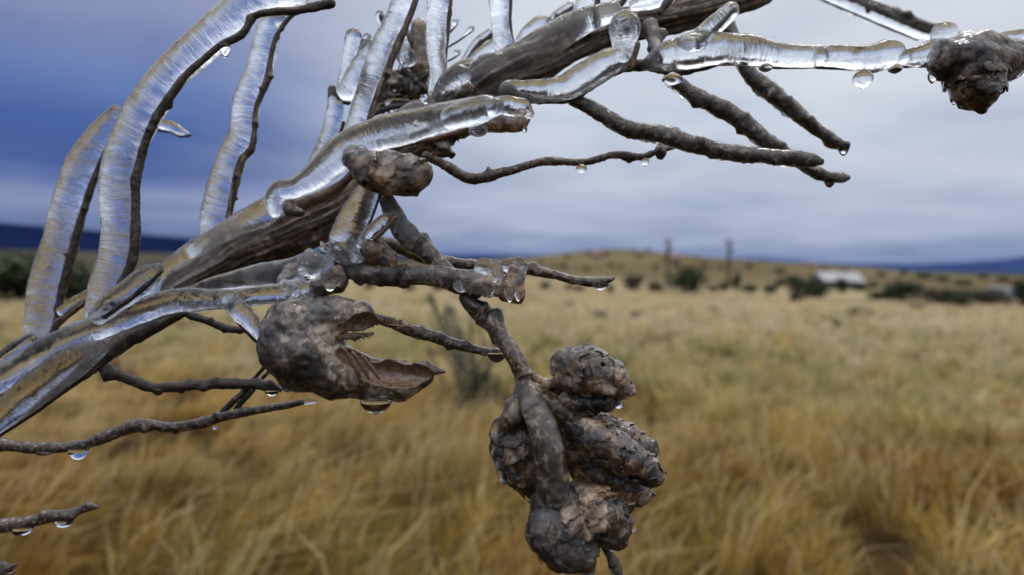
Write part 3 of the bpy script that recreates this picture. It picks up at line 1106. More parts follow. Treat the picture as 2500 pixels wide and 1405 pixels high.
base = G(1150, 1000)
bd = float((base - CP) @ (R3 @ np.array([0, 0, -1.0])))
STALK = bark_mat('grey_green_stalk', ((.040, .042, .028), (.070, .072, .046), (.10, .10, .066), (.15, .148, .105)), grain=(30, 30, 10), coat=0.0, blot=20)
shr = empty('desert_shrub', tuple(base), 'thin grey-green desert shrub with bare upright stalks standing in the grass behind the open pod', 'shrub')
for k, pts in enumerate([[(1150, 1010, 6), (1128, 930, 6), (1095, 850, 6), (1072, 780, 8), (1050, 722, 11)],
                         [(1155, 1010, 5), (1130, 900, 4), (1110, 840, 4), (1090, 770, 7), (1092, 745, 6)],
                         [(1160, 1010, 5), (1150, 900, 4), (1118, 830, 5), (1108, 770, 7), (1104, 750, 6)],
                         [(1150, 1005, 5), (1095, 950, 5), (1060, 890, 5), (1048, 850, 5)],
                         [(1170, 1010, 5), (1180, 920, 5), (1205, 860, 5), (1207, 800, 5)],
                         [(1160, 1010, 6), (1128, 940, 8), (1120, 900, 7), (1124, 860, 5)], [(1165, 1005, 4), (1170, 930, 4), (1160, 870, 3)], [(1180, 1005, 4), (1192, 930, 4), (1196, 880, 3)], [(1150, 1005, 4), (1112, 965, 4), (1080, 940, 3)]]):
    pts = [(p[0], p[1], p[2] * 0.72) for p in pts]
    stick('stalk', pts, STALK, shr, bd + 0.08 * ((k % 3) - 1), seg=8, step=14, amp=.12, seed=k)
g = np.random.default_rng(8)
for k in range(14):
    tx, ty = g.uniform(1045, 1225), g.uniform(735, 890)
    bx_ = 1160 + g.normal(0, 14)
    stick('stalk', [(bx_, 1005, 3.2), (bx_ + (tx - bx_) * .35 + g.normal(0, 6), 930, 3), (bx_ + (tx - bx_) * .7 + g.normal(0, 5), (930 + ty) / 2 - 10, 2.6), (tx, ty, 2.2)], STALK, shr, bd + g.normal(0, .08), seg=6, step=16, amp=.12, seed=k + 20)
v, f, tone = leaf_tris(1300, [(0, 0, .14, .22, .2, .18), (.06, 0, .28, .13, .13, .22), (.0, 0, .2, .15, .15, .26), (.12, 0, .16, .14, .15, .2)], .014, 9)
fo = link('foliage', mesh_np('foliage', v, f, [leaf_mat('grey_green_foliage', (.062, .063, .036))], smooth=False, col=np.repeat(tone[:, None], 3, 1)), None)
fo.parent = shr
fo.location = (.07, 0, 0)
# ------------------------------------------------------------------ THE ICED BRANCH
root = empty('iced_branch', tuple(Pn(-20, 960, .42)), 'large dead branch sheathed in clear ice, hung with seed pods, filling the foreground', 'branch')


def drop(px, py, d, wpx, hpx, parent, shape='tear'):
    """a hanging drop whose top is at py"""
    n, m = 20, 16
    t = np.linspace(0.0, 1, m)
    ang = np.linspace(0, 2 * math.pi, n, endpoint=False)
    if shape == 'tear':
        r = np.sin(math.pi * np.clip(t, 0.02, .995)) ** .6 * (0.55 + 0.45 * np.sin(t * math.pi * .75))
    else:
        t = np.sin(t * math.pi / 2)
        r = np.maximum((1 - t ** 2.3), 0.0) ** .62 * (1 + .18 * (1 - t) ** 3)
        r[0], r[-1] = 0.02, 0.02
        t[1] = 0.01
    top = Pn(px, py - (.10 if shape == 'ball' else .22) * hpx, d)
    hpx = hpx * (1.2 if shape == 'ball' else 1.25)
    k = d / F
    up, rt, fw = np.array([0, 0, 1.0]), R3 @ np.array([1.0, 0, 0]), R3 @ np.array([0, 0, -1.0])
    dep = min(wpx * .5, 26)
    v = (top[None, None] - up * (t * hpx * k)[:, None, None] + rt * (r[:, None] * np.cos(ang)[None] * wpx * .5 * k)[..., None]
         + fw * (r[:, None] * np.sin(ang)[None] * dep * k)[..., None]).reshape(-1, 3)
    i = np.arange(m - 1)[:, None] * n
    j = np.arange(n)[None]
    f = np.stack([i + j, i + n + j, i + n + (j + 1) % n, i + (j + 1) % n], -1).reshape(-1, 4)
    c = v.mean(0)
    if np.einsum('ij,ij->i', v[f[:, 0]] - c, np.cross(v[f[:, 1]] - c, v[f[:, 2]] - c)).sum() < 0:
        f = f[:, ::-1]
    return link('water_drop', mesh_np('water_drop', v, f, [WATER]), parent)


seedc = [0]


def twig(pts, d, mat=BARK_DARK, name='twig', parent=None, label=None, **kw):
    seedc[0] += 1
    a = dict(seg=16, step=3, amp=.12, fine=.09, seed=seedc[0] * 3, knobs=max(2, len(pts)))
    a.update(kw)
    return tube_obj(name, mat, pts, parent or root, d, label=label, **a)


def ice(pts, d, parent, mat=None, **kw):
    seedc[0] += 1
    a = dict(seg=32, step=3, amp=.10, fine=.040, seed=seedc[0] * 3)
    a.update(kw)
    return tube_obj('ice_sleeve', mat or ICE, pts, parent, d, **a)


# trunk of the branch -------------------------------------------------
trunk = tube_obj('main_limb', BARK, [(-40, 985, 24, .455), (90, 928, 18, .455), (200, 866, 19, .455), (300, 803, 20, .455), (380, 744, 26, .455), (450, 690, 36, .458), (530, 645, 41, .464),
                                     (600, 608, 46, .466), (680, 576, 49, .468), (760, 542, 49, .468), (840, 500, 46, .465), (900, 450, 42, .465), (1000, 360, 45, .465),
                                     (1100, 270, 48, .465), (1190, 205, 52, .465), (1260, 165, 52, .465), (1330, 138, 46, .47), (1420, 98, 42, .475), (1520, 64, 38, .48),
                                     (1620, 42, 36, .485), (1720, 20, 32, .49), (1870, -22, 26, .50)], root, seg=72, step=4, amp=.09, fine=.04, rough_lin=.26, seed=2, knobs=6)
ice([(372, 705, 26, .445), (410, 676, 34, .448), (470, 634, 38, .45), (540, 590, 40, .452), (610, 545, 38, .455), (668, 503, 30, .458)], None, trunk, ICE_FROST)
ice([(1150, 215, 40), (1200, 185, 50), (1250, 160, 42), (1320, 112, 36), (1380, 76, 34), (1440, 46, 30), (1500, 28, 22)], .455, trunk, ICE_FROST, squash=.9)
ice([(1470, 44, 18), (1520, 14, 24), (1580, -12, 26)], .50, trunk)
ice([(1550, 12, 16), (1590, 4, 22), (1630, -8, 20)], .47, trunk)
twig([(1612, 30, 9), (1628, 8, 10), (1645, -14, 9)], .465, knobs=0)

# the big upright ice rods, each on its own thin stem ------------------
st = twig([(268, 745, 9), (300, 688, 11), (325, 628, 11), (331, 557, 12), (331, 471, 11), (334, 430, 12), (354, 354, 11), (387, 278, 11), (423, 226, 11), (456, 182, 9), (500, 143, 8),
           (541, 110, 9), (590, 84, 10), (622, 40, 8), (672, 29, 10), (722, 27, 10), (764, 18, 11), (808, 8, 13)], .415, knobs=7)
ice([(735, -6, 20), (680, -8, 34), (610, 12, 42), (548, 62, 46), (483, 118, 47), (421, 177, 47), (371, 241, 44), (337, 300, 43), (312, 350, 43), (296, 410, 43), (289, 470, 43),
     (292, 530, 42), (288, 600, 43), (274, 660, 43), (252, 715, 40), (238, 765, 34)], .42, st, squash=.85)
drop(549, 112, .415, 27, 27, st, 'ball')
st = twig([(130, 815, 9), (140, 782, 9), (150, 717, 10), (172, 632, 10), (191, 563, 10), (206, 509, 9), (231, 437, 9), (252, 388, 8), (275, 335, 6), (292, 290, 5)], .50)
ice([(284, 272, 16), (248, 326, 30), (212, 383, 36), (188, 440, 38), (166, 500, 38), (150, 563, 38), (131, 632, 38), (114, 700, 38), (101, 770, 36), (94, 836, 32)], .505, st, squash=.85)
st = twig([(382, 318, 4), (415, 322, 4), (440, 333, 4), (466, 331, 3)], .52, knobs=0)
ice([(388, 303, 10), (415, 310, 16), (440, 322, 13), (458, 329, 6)], .52, st, step=3)
st = twig([(550, 578, 8), (560, 522, 8), (574, 454, 9), (590, 393, 10), (616, 358, 8), (622, 300, 7), (626, 262, 7), (645, 215, 8), (656, 184, 9), (659, 151, 7), (672, 95, 6), (695, 58, 6), (718, 32, 6)], .47, mat=BARK)
ice([(690, 46, 13), (660, 58, 26), (648, 108, 32), (634, 170, 33), (604, 240, 34), (594, 320, 34), (570, 380, 35), (546, 450, 35), (527, 520, 35), (520, 585, 34), (500, 615, 30)], .473, st, squash=.85)

# front lower limbs ----------------------------------------------------
lo = tube_obj('lower_limb', BARK_DARK, [(-40, 1078, 12, .385), (60, 1014, 13, .385), (140, 952, 16, .385), (205, 902, 22, .39), (255, 862, 28, .395), (310, 826, 24, .40), (400, 784, 16, .40), (450, 764, 10, .40)],
              root, seg=20, step=4, amp=.1, fine=.05, seed=8, rough_lin=.15)
ice([(-40, 945, 34, .40), (40, 905, 34, .40), (130, 852, 35, .40), (200, 818, 35, .40), (280, 788, 34, .40), (345, 760, 32, .40), (430, 736, 30, .40), (500, 732, 26, .40), (560, 731, 23, .40),
     (640, 722, 25, .40), (715, 715, 26, .40)], None, lo, ICE_FROST)
twig([(-40, 926, 8), (40, 888, 9), (130, 835, 10), (200, 800, 9), (280, 772, 10), (345, 746, 8), (430, 723, 8), (500, 722, 7), (560, 722, 7), (640, 712, 7), (710, 706, 7)], .408, mat=BARK_DARK, name='inner_stem', parent=lo, knobs=3)
twig([(-40, 1032, 6), (20, 988, 7), (68, 948, 8), (140, 896, 8), (200, 858, 6)], .392, mat=BARK_DARK, name='inner_stem', parent=lo, knobs=2)
ice([(-40, 1050, 32), (20, 1005, 36), (68, 965, 40), (140, 912, 40), (200, 874, 34), (246, 850, 20)], .38, lo)
st = twig([(255, 775, 6), (310, 735, 6), (360, 695, 6), (396, 662, 4)], .392, knobs=0)
ice([(240, 770, 24), (285, 735, 29), (330, 700, 30), (366, 670, 26), (386, 655, 13)], .395, st)
st = twig([(140, 790, 9), (175, 760, 9), (212, 733, 8)], .46, mat=BARK, knobs=0)
ice([(150, 760, 12), (185, 742, 18), (215, 722, 16)], .46, st)
st = twig([(-20, 880, 8), (30, 845, 9), (72, 818, 7)], .45, mat=BARK, knobs=0)
ice([(-20, 900, 12), (35, 855, 18), (75, 830, 16)], .45, st, ICE_FROST)
# bright wet stub down to the open pod
st = twig([(550, 742, 6), (580, 782, 7), (615, 818, 8), (650, 850, 9)], .392, mat=BARK_DARK)
ice([(560, 735, 22), (592, 766, 24), (622, 797, 20), (642, 826, 14)], .386, st, ICE_FROST)

# middle limb with its ice lumps ---------------------------------------
mid = tube_obj('middle_limb', BARK_DARK, [(455, 716, 6, .42), (540, 688, 8, .415), (640, 672, 10, .412), (740, 652, 14, .412), (840, 655, 24, .405), (940, 672, 26, .40), (1010, 678, 22, .40)],
               root, seg=18, step=4, amp=.14, fine=.06, seed=12, knobs=5)
ice([(452, 713, 10, .41), (540, 690, 20, .405), (620, 675, 26, .40), (700, 662, 33, .40), (760, 645, 36, .40)], None, mid, ICE_FROST)


def lumps(name, mat, parent, d, balls, k=18, amp=5, h=4, seed=0, label=None, fr=26):
    b = np.array(balls, float)

    def fn(p):
        r = None
        for q in balls:
            e = sd_ell(p, q[:3], q[3:6]) if len(q) >= 6 else np.linalg.norm(p - np.array(q[:3], float), axis=-1) - q[3]
            r = e if r is None else smin(r, e, k)
        return r + amp * vnoise(p / fr, seed) + amp * .35 * vnoise(p / (fr * .35), seed + 3)
    R = b[:, 3:].max(1) if b.shape[1] > 3 else b[:, 3]
    lo_, hi_ = (b[:, :3] - R[:, None]).min(0) - 12, (b[:, :3] + R[:, None]).max(0) + 12
    return sdf_obj(name, mat, fn, lo_, hi_, d, parent, h=h, label=label)


lumps('ice_lump', ICE_FROST, mid, .395, [(715, 690, 0, 36, 40, 30), (772, 650, 0, 46, 34, 32), (748, 712, 0, 34, 22, 26), (790, 690, 0, 24, 32, 24)], seed=4, amp=11, k=10, h=3)
lumps('bud_husk', POD_BROWN, mid, .41, [(740, 680, 0, 26, 20, 18), (782, 652, 0, 26, 18, 18)], seed=5, amp=7, h=3)
lumps('ice_lump', ICE, mid, .40, [(852, 640, 0, 34, 40, 28), (822, 612, 6, 34, 28, 26), (870, 665, 0, 22, 22, 20)], seed=6, amp=11, k=9, h=3)
lumps('bud_husk', POD_DARK, mid, .408, [(845, 628, 0, 22, 22, 16), (815, 622, 0, 18, 16, 14)], seed=7, amp=6, h=3)
gall = lumps('seed_pod', POD, root, .40, [(925, 620, 0, 36, 32, 30), (905, 612, 0, 26, 30, 26), (950, 640, 4, 22, 24, 20)], seed=9, amp=6, label='knobbly brown bud husk glazed with ice at the middle of the branch')
lumps('bud_husk', POD_DARK, mid, .395, [(790, 700, 0, 34, 26, 24), (815, 672, 0, 24, 22, 20), (830, 690, 4, 18, 22, 16)], seed=14, amp=5)
drop(806, 690, .385, 34, 20, mid, 'ball')
# upright square rod, spiny stub
st = twig([(930, 470, 5), (905, 535, 5), (888, 578, 5)], .40, mat=BARK, knobs=0)
ice([(905, 452, 27), (885, 495, 32), (866, 535, 36), (846, 585, 40), (838, 615, 34)], .40, st, seg=24, amp=.09)
st = twig([(966, 530, 4), (945, 556, 5), (915, 585, 5)], .392, mat=HUSK, knobs=0)
ice([(962, 526, 10), (940, 540, 17), (905, 572, 18), (880, 596, 14)], .395, st)


def spines(n, path, L, parent, d, seed, ang=(40, 100), w=1.6):
    """fine broken fibres standing off a line"""
    g = np.random.default_rng(seed)
    q = catmull([list(p) + [0] for p in path], 2)
    V, Fs = [], []
    for k in range(n):
        i = g.integers(0, len(q) - 1)
        a = math.radians(g.uniform(*ang))
        l = L * g.uniform(.4, 1.2)
        x, y = q[i, 0], q[i, 1]
        dd = d + g.normal(0, .0015)
        p0, p1 = (x, y), (x + l * math.cos(a), y + l * math.sin(a))
        nx, ny = -math.sin(a) * w, math.cos(a) * w
        o = len(V)
        th = w / F * d
        for (xx, yy, ww) in ((p0[0], p0[1], 1), ((p0[0] + p1[0]) / 2, (p0[1] + p1[1]) / 2, .8)):
            V.append(Pn(xx + nx * ww, yy + ny * ww, dd))
            V.append(Pn(xx - nx * ww, yy - ny * ww, dd))
            V.append(Pn(xx, yy, dd - th * 1.5 * ww))
        V.append(Pn(p1[0], p1[1], dd))
        for a_, b_ in ((0, 1), (1, 2), (2, 0)):
            Fs.append((o + a_, o + b_, o + 3 + b_, o + 3 + a_))
            Fs.append((o + 3 + a_, o + 3 + b_, o + 6, o + 6))
    Fs = np.array(Fs)
    me = bpy.data.meshes.new('husk_fibre')
    me.from_pydata([tuple(v) for v in V], [], [tuple(dict.fromkeys(f)) for f in Fs.tolist()])
    me.materials.append(HUSK)
    set_along(me, np.array(V))
    return link('husk_fibre', me, parent)


spines(26, [(966, 532), (945, 558), (918, 586)], 9, st, .392, 4, (20, 70), 1.2)

# long drooping twig to the pod cluster --------------------------------
droop = twig([(940, 470, 15, .41), (950, 505, 20, .41), (975, 550, 24, .41), (1000, 585, 24, .41), (1035, 610, 22, .41), (1070, 640, 19, .405), (1105, 675, 17, .405), (1138, 715, 17, .405), (1150, 742, 23, .40),
              (1185, 772, 23, .40), (1208, 796, 22, .395), (1230, 832, 20, .39), (1258, 876, 21, .385), (1278, 920, 24, .385), (1290, 965, 30, .38)], None, mat=BARK_TWIG, seg=22, amp=.09)
ice([(946, 492, 20), (975, 548, 27), (1003, 584, 27), (1040, 612, 23), (1080, 650, 18)], .405, droop, ICE_THIN)
lumps('ice_lump', ICE_FROST, droop, .402, [(1000, 572, 0, 22, 20, 18), (978, 548, 0, 16, 20, 14)], seed=3, amp=4)

# horizontal limb with the bulging ice and its twig ---------------------
horiz = twig([(915, 590, 13, .43), (950, 596, 15, .43), (990, 610, 16, .43), (1035, 629, 15, .43), (1090, 640, 14, .43), (1160, 648, 14, .425), (1230, 656, 13, .42), (1284, 660, 13, .42), (1340, 668, 12, .42),
              (1396, 683, 11, .42), (1452, 689, 11, .42), (1486, 684, 8, .42), (1498, 680, 4, .42)], None, mat=BARK_TWIG, amp=.12)
drop(1466, 694, .42, 40, 14, horiz, 'ball')
lumps('husk_segment', POD_DARK, root, .40, [(905, 672, 0, 34, 26, 24), (950, 670, 0, 40, 26, 24), (990, 678, 0, 26, 24, 22)], seed=31, amp=4)
fr = twig([(985, 676, 20), (1040, 675, 22), (1100, 685, 22), (1160, 700, 22), (1215, 705, 20)], .398, mat=BARK_TWIG, amp=.12)
ice([(990, 676, 22), (1050, 672, 27), (1110, 684, 30), (1160, 696, 34)], .395, fr, ICE_THIN)
lumps('ice_lump', ICE_FROST, fr, .385, [(1140, 694, 0, 36, 22, 24), (1178, 696, 0, 40, 30, 28), (1186, 652, 0, 28, 26, 24), (1208, 672, 0, 20, 44, 24), (1222, 706, 0, 16, 22, 18)], seed=17, amp=8, k=9, h=3)
lumps('bud_husk', POD_BROWN, fr, .39, [(1168, 694, 0, 24, 14, 14), (1196, 690, 0, 16, 22, 14)], seed=18, amp=5, h=3)
cup = lumps('bud_husk', POD_BROWN, fr, .39, [(1255, 690, 0, 26, 38, 24), (1258, 722, 0, 24, 20, 20), (1240, 705, 0, 26, 26, 22)], seed=19, amp=5)
lumps('ice_lump', ICE, fr, .39, [(1250, 648, 0, 26, 20, 20), (1268, 652, 0, 18, 24, 18), (1264, 672, 0, 20, 14, 18)], seed=23, amp=6, k=8, h=3)
lumps('bud_husk', POD_DARK, fr, .392, [(1256, 652, 0, 14, 13, 12)], seed=24, amp=3, h=3)
drop(1245, 706, .378, 26, 30, fr, 'ball')
drop(1266, 712, .378, 20, 22, fr, 'ball')

# split open seed pod ----------------------------------------------------
def fn_open(p):
    b = sd_ell(p, (735, 835, 0), (98, 98, 78))
    b = smin(b, sd_ell(p, (770, 775, 0), (70, 42, 60)), 22)
    lower = chain(p, [(740, 870, 0, 84), (820, 905, 0, 62), (900, 925, 0, 50), (980, 928, 0, 46), (1030, 922, 2, 26)], 22)
    beak = chain(p, [(960, 885, -22, 22), (1040, 897, -18, 17), (1086, 906, -14, 2)], 8)
    upper = chain(p, [(740, 790, 0, 58), (820, 768, 0, 42), (880, 775, 2, 34), (915, 790, 6, 16)], 20)
    body = smin(smin(smin(b, lower, 24), beak, 10), upper, 18)
    cut = chain(p, [(812, 826, -10, 5), (880, 832, -10, 30), (1000, 838, -10, 52)], 10)
    cut2 = sd_rell(p, (978, 908, -50), (97, 32, 42), 6)
    cut3 = sd_rell(p, (905, 804, -26), (54, 40, 46), 15)
    cut4 = sd_rell(p, (870, 872, -40), (44, 22, 50), 25)
    c = np.minimum(np.minimum(cut, cut2), np.minimum(cut3, cut4))
    n = 5 * vnoise(p / 34, 3) + 2.2 * vnoise(p / 13, 8)
    return np.maximum(body + n, -(c + n * .25))


def tone_open(V):
    cut2 = sd_rell(V, (978, 908, -50), (97, 32, 42), 6)
    cut = chain(V, [(812, 826, -10, 5), (880, 832, -10, 30), (1000, 838, -10, 52)], 10)
    cut3 = sd_rell(V, (905, 804, -26), (54, 40, 46), 15)
    cut4 = sd_rell(V, (870, 872, -40), (44, 22, 50), 25)
    c = np.minimum(np.minimum(cut, cut2), np.minimum(cut3, cut4))
    return np.repeat(np.clip(1 - (c + 2) / 7, 0, 1)[:, None], 3, 1)


op = sdf_obj('seed_pod', POD_OPEN, fn_open, (620, 715, -110), (1105, 1015, 110), .385, root, h=2.6, tone=tone_open,
             label='large dried seed pod split open like a beak, hanging from the lower limb')
spines(34, [(925, 790), (955, 787), (985, 796)], 16, op, .388, 6, (-110, -60), 2)
spines(16, [(925, 792), (990, 797)], 30, op, .388, 7, (-6, 14), 3)
twig([(812, 826, 9), (850, 822, 8), (885, 819, 6), (912, 814, 2)], .38, mat=HUSK, name='inner_husk', parent=op, step=2, amp=.35, fine=.2)
spines(22, [(820, 830), (905, 818)], 14, op, .38, 9, (0, 60), 2)
for pts in ([(838, 850, 5), (870, 905, 6), (880, 930, 4)], [(862, 862, 5), (890, 905, 6), (900, 925, 3)], [(885, 870, 4), (912, 905, 5), (925, 925, 3)]):
    twig(pts, .368, mat=HUSK, name='inner_husk', parent=op, knobs=0)
sdf_obj('ice_shell', ICE_THIN, lambda p: fn_open(p) - (3.0 + 7 * vnoise(p / 42, 81) + 2 * vnoise(p / 14, 82) - 9 * smooth01((p[..., 0] - 790) / 60)), (612, 707, -118), (1113, 1023, 118), .385, op, h=3.4)
drop(918, 982, .375, 72, 28, op, 'ball')
back = twig([(915, 778, 13), (955, 788, 13), (1000, 808, 14), (1050, 820, 15), (1085, 832, 13), (1130, 846, 12), (1180, 856, 11), (1240, 862, 9)], .405, mat=BARK_TWIG)
drop(1213, 864, .40, 46, 20, back, 'ball')

# hanging pod cluster ------------------------------------------------------
def pod(name, mat, d, pts, lo, hi, label, bumps=6, fr=26, ribs=None, seed=0, h=3.6, extra=None, parent=None, k=14, shell=2.2, cut=None, flaps=((-.15, .22), (.12, .45), (.36, .70), (.62, .95)), flare=8, flap_mat=None):
    def fn(p):
        r = chain(p, pts, k)
        if extra:
            for e in extra:
                r = smin(r, sd_rell(p, e[:3], e[3:6], e[6]), 10)
        n = bumps * vnoise(p / fr, seed) + bumps * .45 * (np.abs(vnoise(p / (fr * .6), seed + 2)) - .4) + bumps * .09 * vnoise(p / (fr * .22), seed + 4)
        if ribs:
            a, b, wl, am = ribs
            u = np.array([b[0] - a[0], b[1] - a[1]], float)
            u /= np.linalg.norm(u)
            s = (p[..., 0] - a[0]) * u[0] + (p[..., 1] - a[1]) * u[1]
            n = n + am * np.sin(2 * math.pi * s / wl + 2.6 * vnoise(p / 36, seed + 5)) * (.6 + .8 * vnoise(p / 50, seed + 6))
        r = r + n
        if cut:
            r = np.maximum(r, (p[..., 0] - cut[0]) * cut[2] + (p[..., 1] - cut[1]) * cut[3] + 1.5 * vnoise(p / 16, seed + 8))
        return r
    o = sdf_obj(name, mat, fn, lo, hi, d, parent or root, h=h, label=label)
    if shell:
        lo2, hi2 = np.array(lo) - 10, np.array(hi) + 10
        sdf_obj('ice_shell', ICE_THIN, lambda p: fn(p) - (shell + 7 * vnoise(p / 38, seed + 40) + 2.5 * vnoise(p / 13, seed + 41)), lo2, hi2, d, o, h=h)
    if flaps:
        a, b = np.array(pts[0][:2], float), np.array(pts[-1][:2], float)
        L = np.linalg.norm(b - a)
        u = (b - a) / L

        def ff(p):
            r = chain(p, pts, k)
            r = r + bumps * .7 * vnoise(p / fr, seed)
            sx = ((p[..., 0] - a[0]) * u[0] + (p[..., 1] - a[1]) * u[1]) / L
            rag = .10 * vnoise(p / 17, seed + 50) + .05 * vnoise(p / 6, seed + 51)
            d_ = None
            for q, (s0, s1) in enumerate(flaps):
                t_ = (sx - s0) / (s1 - s0)
                sh = np.abs(r - (1.0 + flare * np.clip(t_, 0, 1.3) ** 1.5 + 2.5 * vnoise(p / 22, seed + 60 + q))) - 2.2
                reg = np.maximum((s0 - sx), (sx - s1 - rag)) * L
                reg = np.maximum(reg, (-.22 - vnoise(p / 30 + q * 3.3, seed + 70)) * 18)
                e = np.maximum(sh, reg)
                d_ = e if d_ is None else np.minimum(d_, e)
            return d_
        sdf_obj('husk_flap', flap_mat or mat, ff, np.array(lo) - 6, np.array(hi) + 6, d, o, h=2.5)
    return o


clus = twig([(1278, 925, 22, .385), (1292, 975, 32, .375), (1318, 1030, 34, .365), (1338, 1090, 37, .36), (1348, 1150, 38, .36), (1350, 1210, 36, .36), (1352, 1240, 30, .362)], None, mat=BARK_WET,
            name='pod_stalk', seg=24, amp=.16, fine=.05, knobs=3)
ice([(1300, 985, 28), (1325, 1045, 36), (1342, 1110, 40), (1350, 1175, 41), (1352, 1220, 38)], .358, clus, ICE_THIN, amp=.12)
twig([(1285, 905, 9), (1315, 930, 14), (1345, 938, 15), (1385, 935, 12)], .385, mat=POD_BROWN, name='pod_stalk', amp=.16)
twig([(1286, 960, 24, .378), (1262, 1000, 27, .375), (1245, 1035, 26, .375)], None, mat=BARK_WET, name='pod_stalk', amp=.14)
twig([(1296, 965, 28, .38), (1345, 1000, 34, .385), (1400, 1035, 34, .385)], None, mat=BARK_WET, name='pod_stalk', amp=.14)
pod('seed_pod', POD, .38, [(1382, 905, 0, 36), (1430, 908, 0, 56), (1480, 925, 0, 42), (1518, 946, 0, 20), (1550, 960, 0, 7)], (1325, 840, -75), (1565, 985, 75),
    'helmet-shaped mottled pod with a sharp tip, topmost of the hanging cluster', bumps=5, seed=3, fr=24, extra=[(1388, 885, 0, 44, 32, 44, -30), (1440, 940, 0, 85, 26, 55, 8)],
    ribs=((1400, 860), (1500, 900), 34, 1.8), cut=(1440, 951, -.16, .987))
pod('seed_pod', POD_DARK, .383, [(1385, 972, 0, 25), (1430, 982, 0, 30), (1480, 978, 0, 20), (1506, 985, 0, 5)], (1340, 930, -55), (1525, 1030, 55),
    'dark lumpy pod half tucked below the helmet-shaped topmost pod', bumps=6, seed=5, fr=20, ribs=((1385, 975), (1480, 980), 26, 1.8))
pod('seed_pod', POD_DARK, .372, [(1418, 1052, 0, 36), (1460, 1078, 0, 46), (1520, 1115, 0, 43), (1575, 1150, 0, 30), (1605, 1172, 0, 13), (1620, 1180, 0, 3)], (1360, 990, -75), (1645, 1220, 75),
    'long tapering dark pod pointing right, upper one of the cluster', bumps=4, seed=7, fr=34, ribs=((1415, 1050), (1606, 1172), 33, 1.9), extra=[(1455, 1070, -26, 30, 22, 26, 30), (1520, 1105, -24, 34, 20, 24, 32)])
pod('seed_pod', POD, .385, [(1470, 1035, 0, 22), (1530, 1068, 0, 24), (1578, 1095, 0, 19), (1590, 1105, 0, 12)], (1430, 1000, -45), (1620, 1135, 45),
    'pale woody pod end lying along the top of the long tapering dark pod', bumps=5, seed=8, fr=18, ribs=((1470, 1035), (1580, 1095), 15, 2.0))
pod('seed_pod', POD_BROWN, .388, [(1400, 1090, 0, 46), (1460, 1140, 0, 54), (1520, 1180, 0, 46), (1560, 1205, 0, 30)], (1340, 1020, -85), (1620, 1265, 85),
    'rust-brown ribbed pod with a hooked spine below the long tapering dark pod', bumps=3, seed=11, fr=32, ribs=((1400, 1090), (1560, 1210), 16, 1.9), extra=[(1575, 1200, 0, 22, 6, 8, 12)])
drop(1535, 1228, .38, 34, 26, clus, 'ball')
lp = pod('seed_pod', POD_DARK, .385, [(1262, 1040, 0, 42), (1278, 1095, 0, 56), (1290, 1150, 0, 50), (1306, 1195, 0, 24), (1316, 1218, 0, 4)], (1195, 980, -80), (1360, 1245, 80),
         'dark oval pod on the left of the cluster with a clear ice shell on its left side', bumps=5, seed=13, fr=32, ribs=((1262, 1040), (1305, 1195), 36, 1.5))
lumps('ice_lump', ICE, lp, .382, [(1222, 1055, 0, 28, 34, 28), (1224, 1105, 0, 30, 36, 28), (1238, 1150, 0, 26, 34, 26)], seed=37, amp=4, k=10)
bp = pod('seed_pod', POD_DARK, .365, [(1360, 1230, 0, 58), (1368, 1290, 0, 76), (1395, 1335, 0, 62), (1425, 1368, 0, 28)], (1270, 1160, -100), (1490, 1410, 100),
         'big rounded grey-brown pod under thick ice at the bottom of the cluster', bumps=6, seed=17, fr=38)
lumps('ice_lump', ICE_FROST, bp, .355, [(1340, 1300, 0, 46, 66, 40), (1385, 1350, 0, 50, 42, 36)], seed=41, amp=6)
drop(1420, 1370, .36, 44, 24, bp, 'ball')
pod('seed_pod', POD, .368, [(1420, 1215, 0, 40), (1465, 1260, 0, 56), (1500, 1300, 0, 38)], (1360, 1155, -80), (1570, 1360, 80),
    'pinkish-grey warty pod at the lower right of the cluster', bumps=7, seed=19, fr=24, extra=[(1522, 1288, 0, 20, 30, 18, 20)], ribs=((1420, 1215), (1500, 1300), 26, 1.5))
st = twig([(1468, 1325, 9), (1485, 1350, 10), (1502, 1385, 7), (1515, 1412, 4)], .372, mat=BARK_TWIG, name='pod_stalk')
ice([(1488, 1352, 11), (1500, 1382, 17), (1504, 1420, 18)], .37, st)

# limb running to the top right -----------------------------------------------
tr = twig([(1240, 225, 16), (1290, 238, 12), (1385, 240, 12), (1440, 212, 11), (1490, 182, 11), (1530, 162, 13), (1580, 160, 15), (1640, 172, 14), (1700, 166, 12), (1790, 146, 8), (1850, 158, 6), (1900, 164, 6),
           (2000, 163, 6), (2100, 168, 6), (2165, 160, 9), (2220, 158, 8), (2290, 150, 10)], .425, mat=BARK_DARK, knobs=5)
ice([(1240, 222, 26), (1320, 224, 28), (1382, 214, 31), (1440, 180, 34), (1495, 148, 34), (1535, 148, 22)], .42, tr, ICE_FROST)
ice([(1575, 158, 14), (1620, 142, 33), (1690, 126, 44), (1770, 120, 42), (1850, 126, 38), (1920, 136, 31), (1996, 138, 27)], .42, tr)
ice([(2006, 138, 24), (2050, 138, 28), (2120, 142, 34), (2175, 132, 31), (2205, 138, 18)], .42, tr)
ice([(2205, 142, 19), (2245, 138, 25), (2290, 128, 32), (2330, 120, 26)], .42, tr)
drop(1642, 182, .42, 54, 26, tr)
drop(1870, 156, .42, 36, 20, tr)
drop(2108, 172, .42, 50, 44, tr)
drop(2186, 158, .42, 36, 22, tr)
st = twig([(1540, 160, 10), (1548, 130, 11), (1556, 108, 8)], .418, mat=HUSK, knobs=0)
lumps('ice_lump', ICE, st, .412, [(1527, 70, 0, 40, 44, 36), (1522, 120, 0, 24, 34, 24)], seed=47, amp=3)
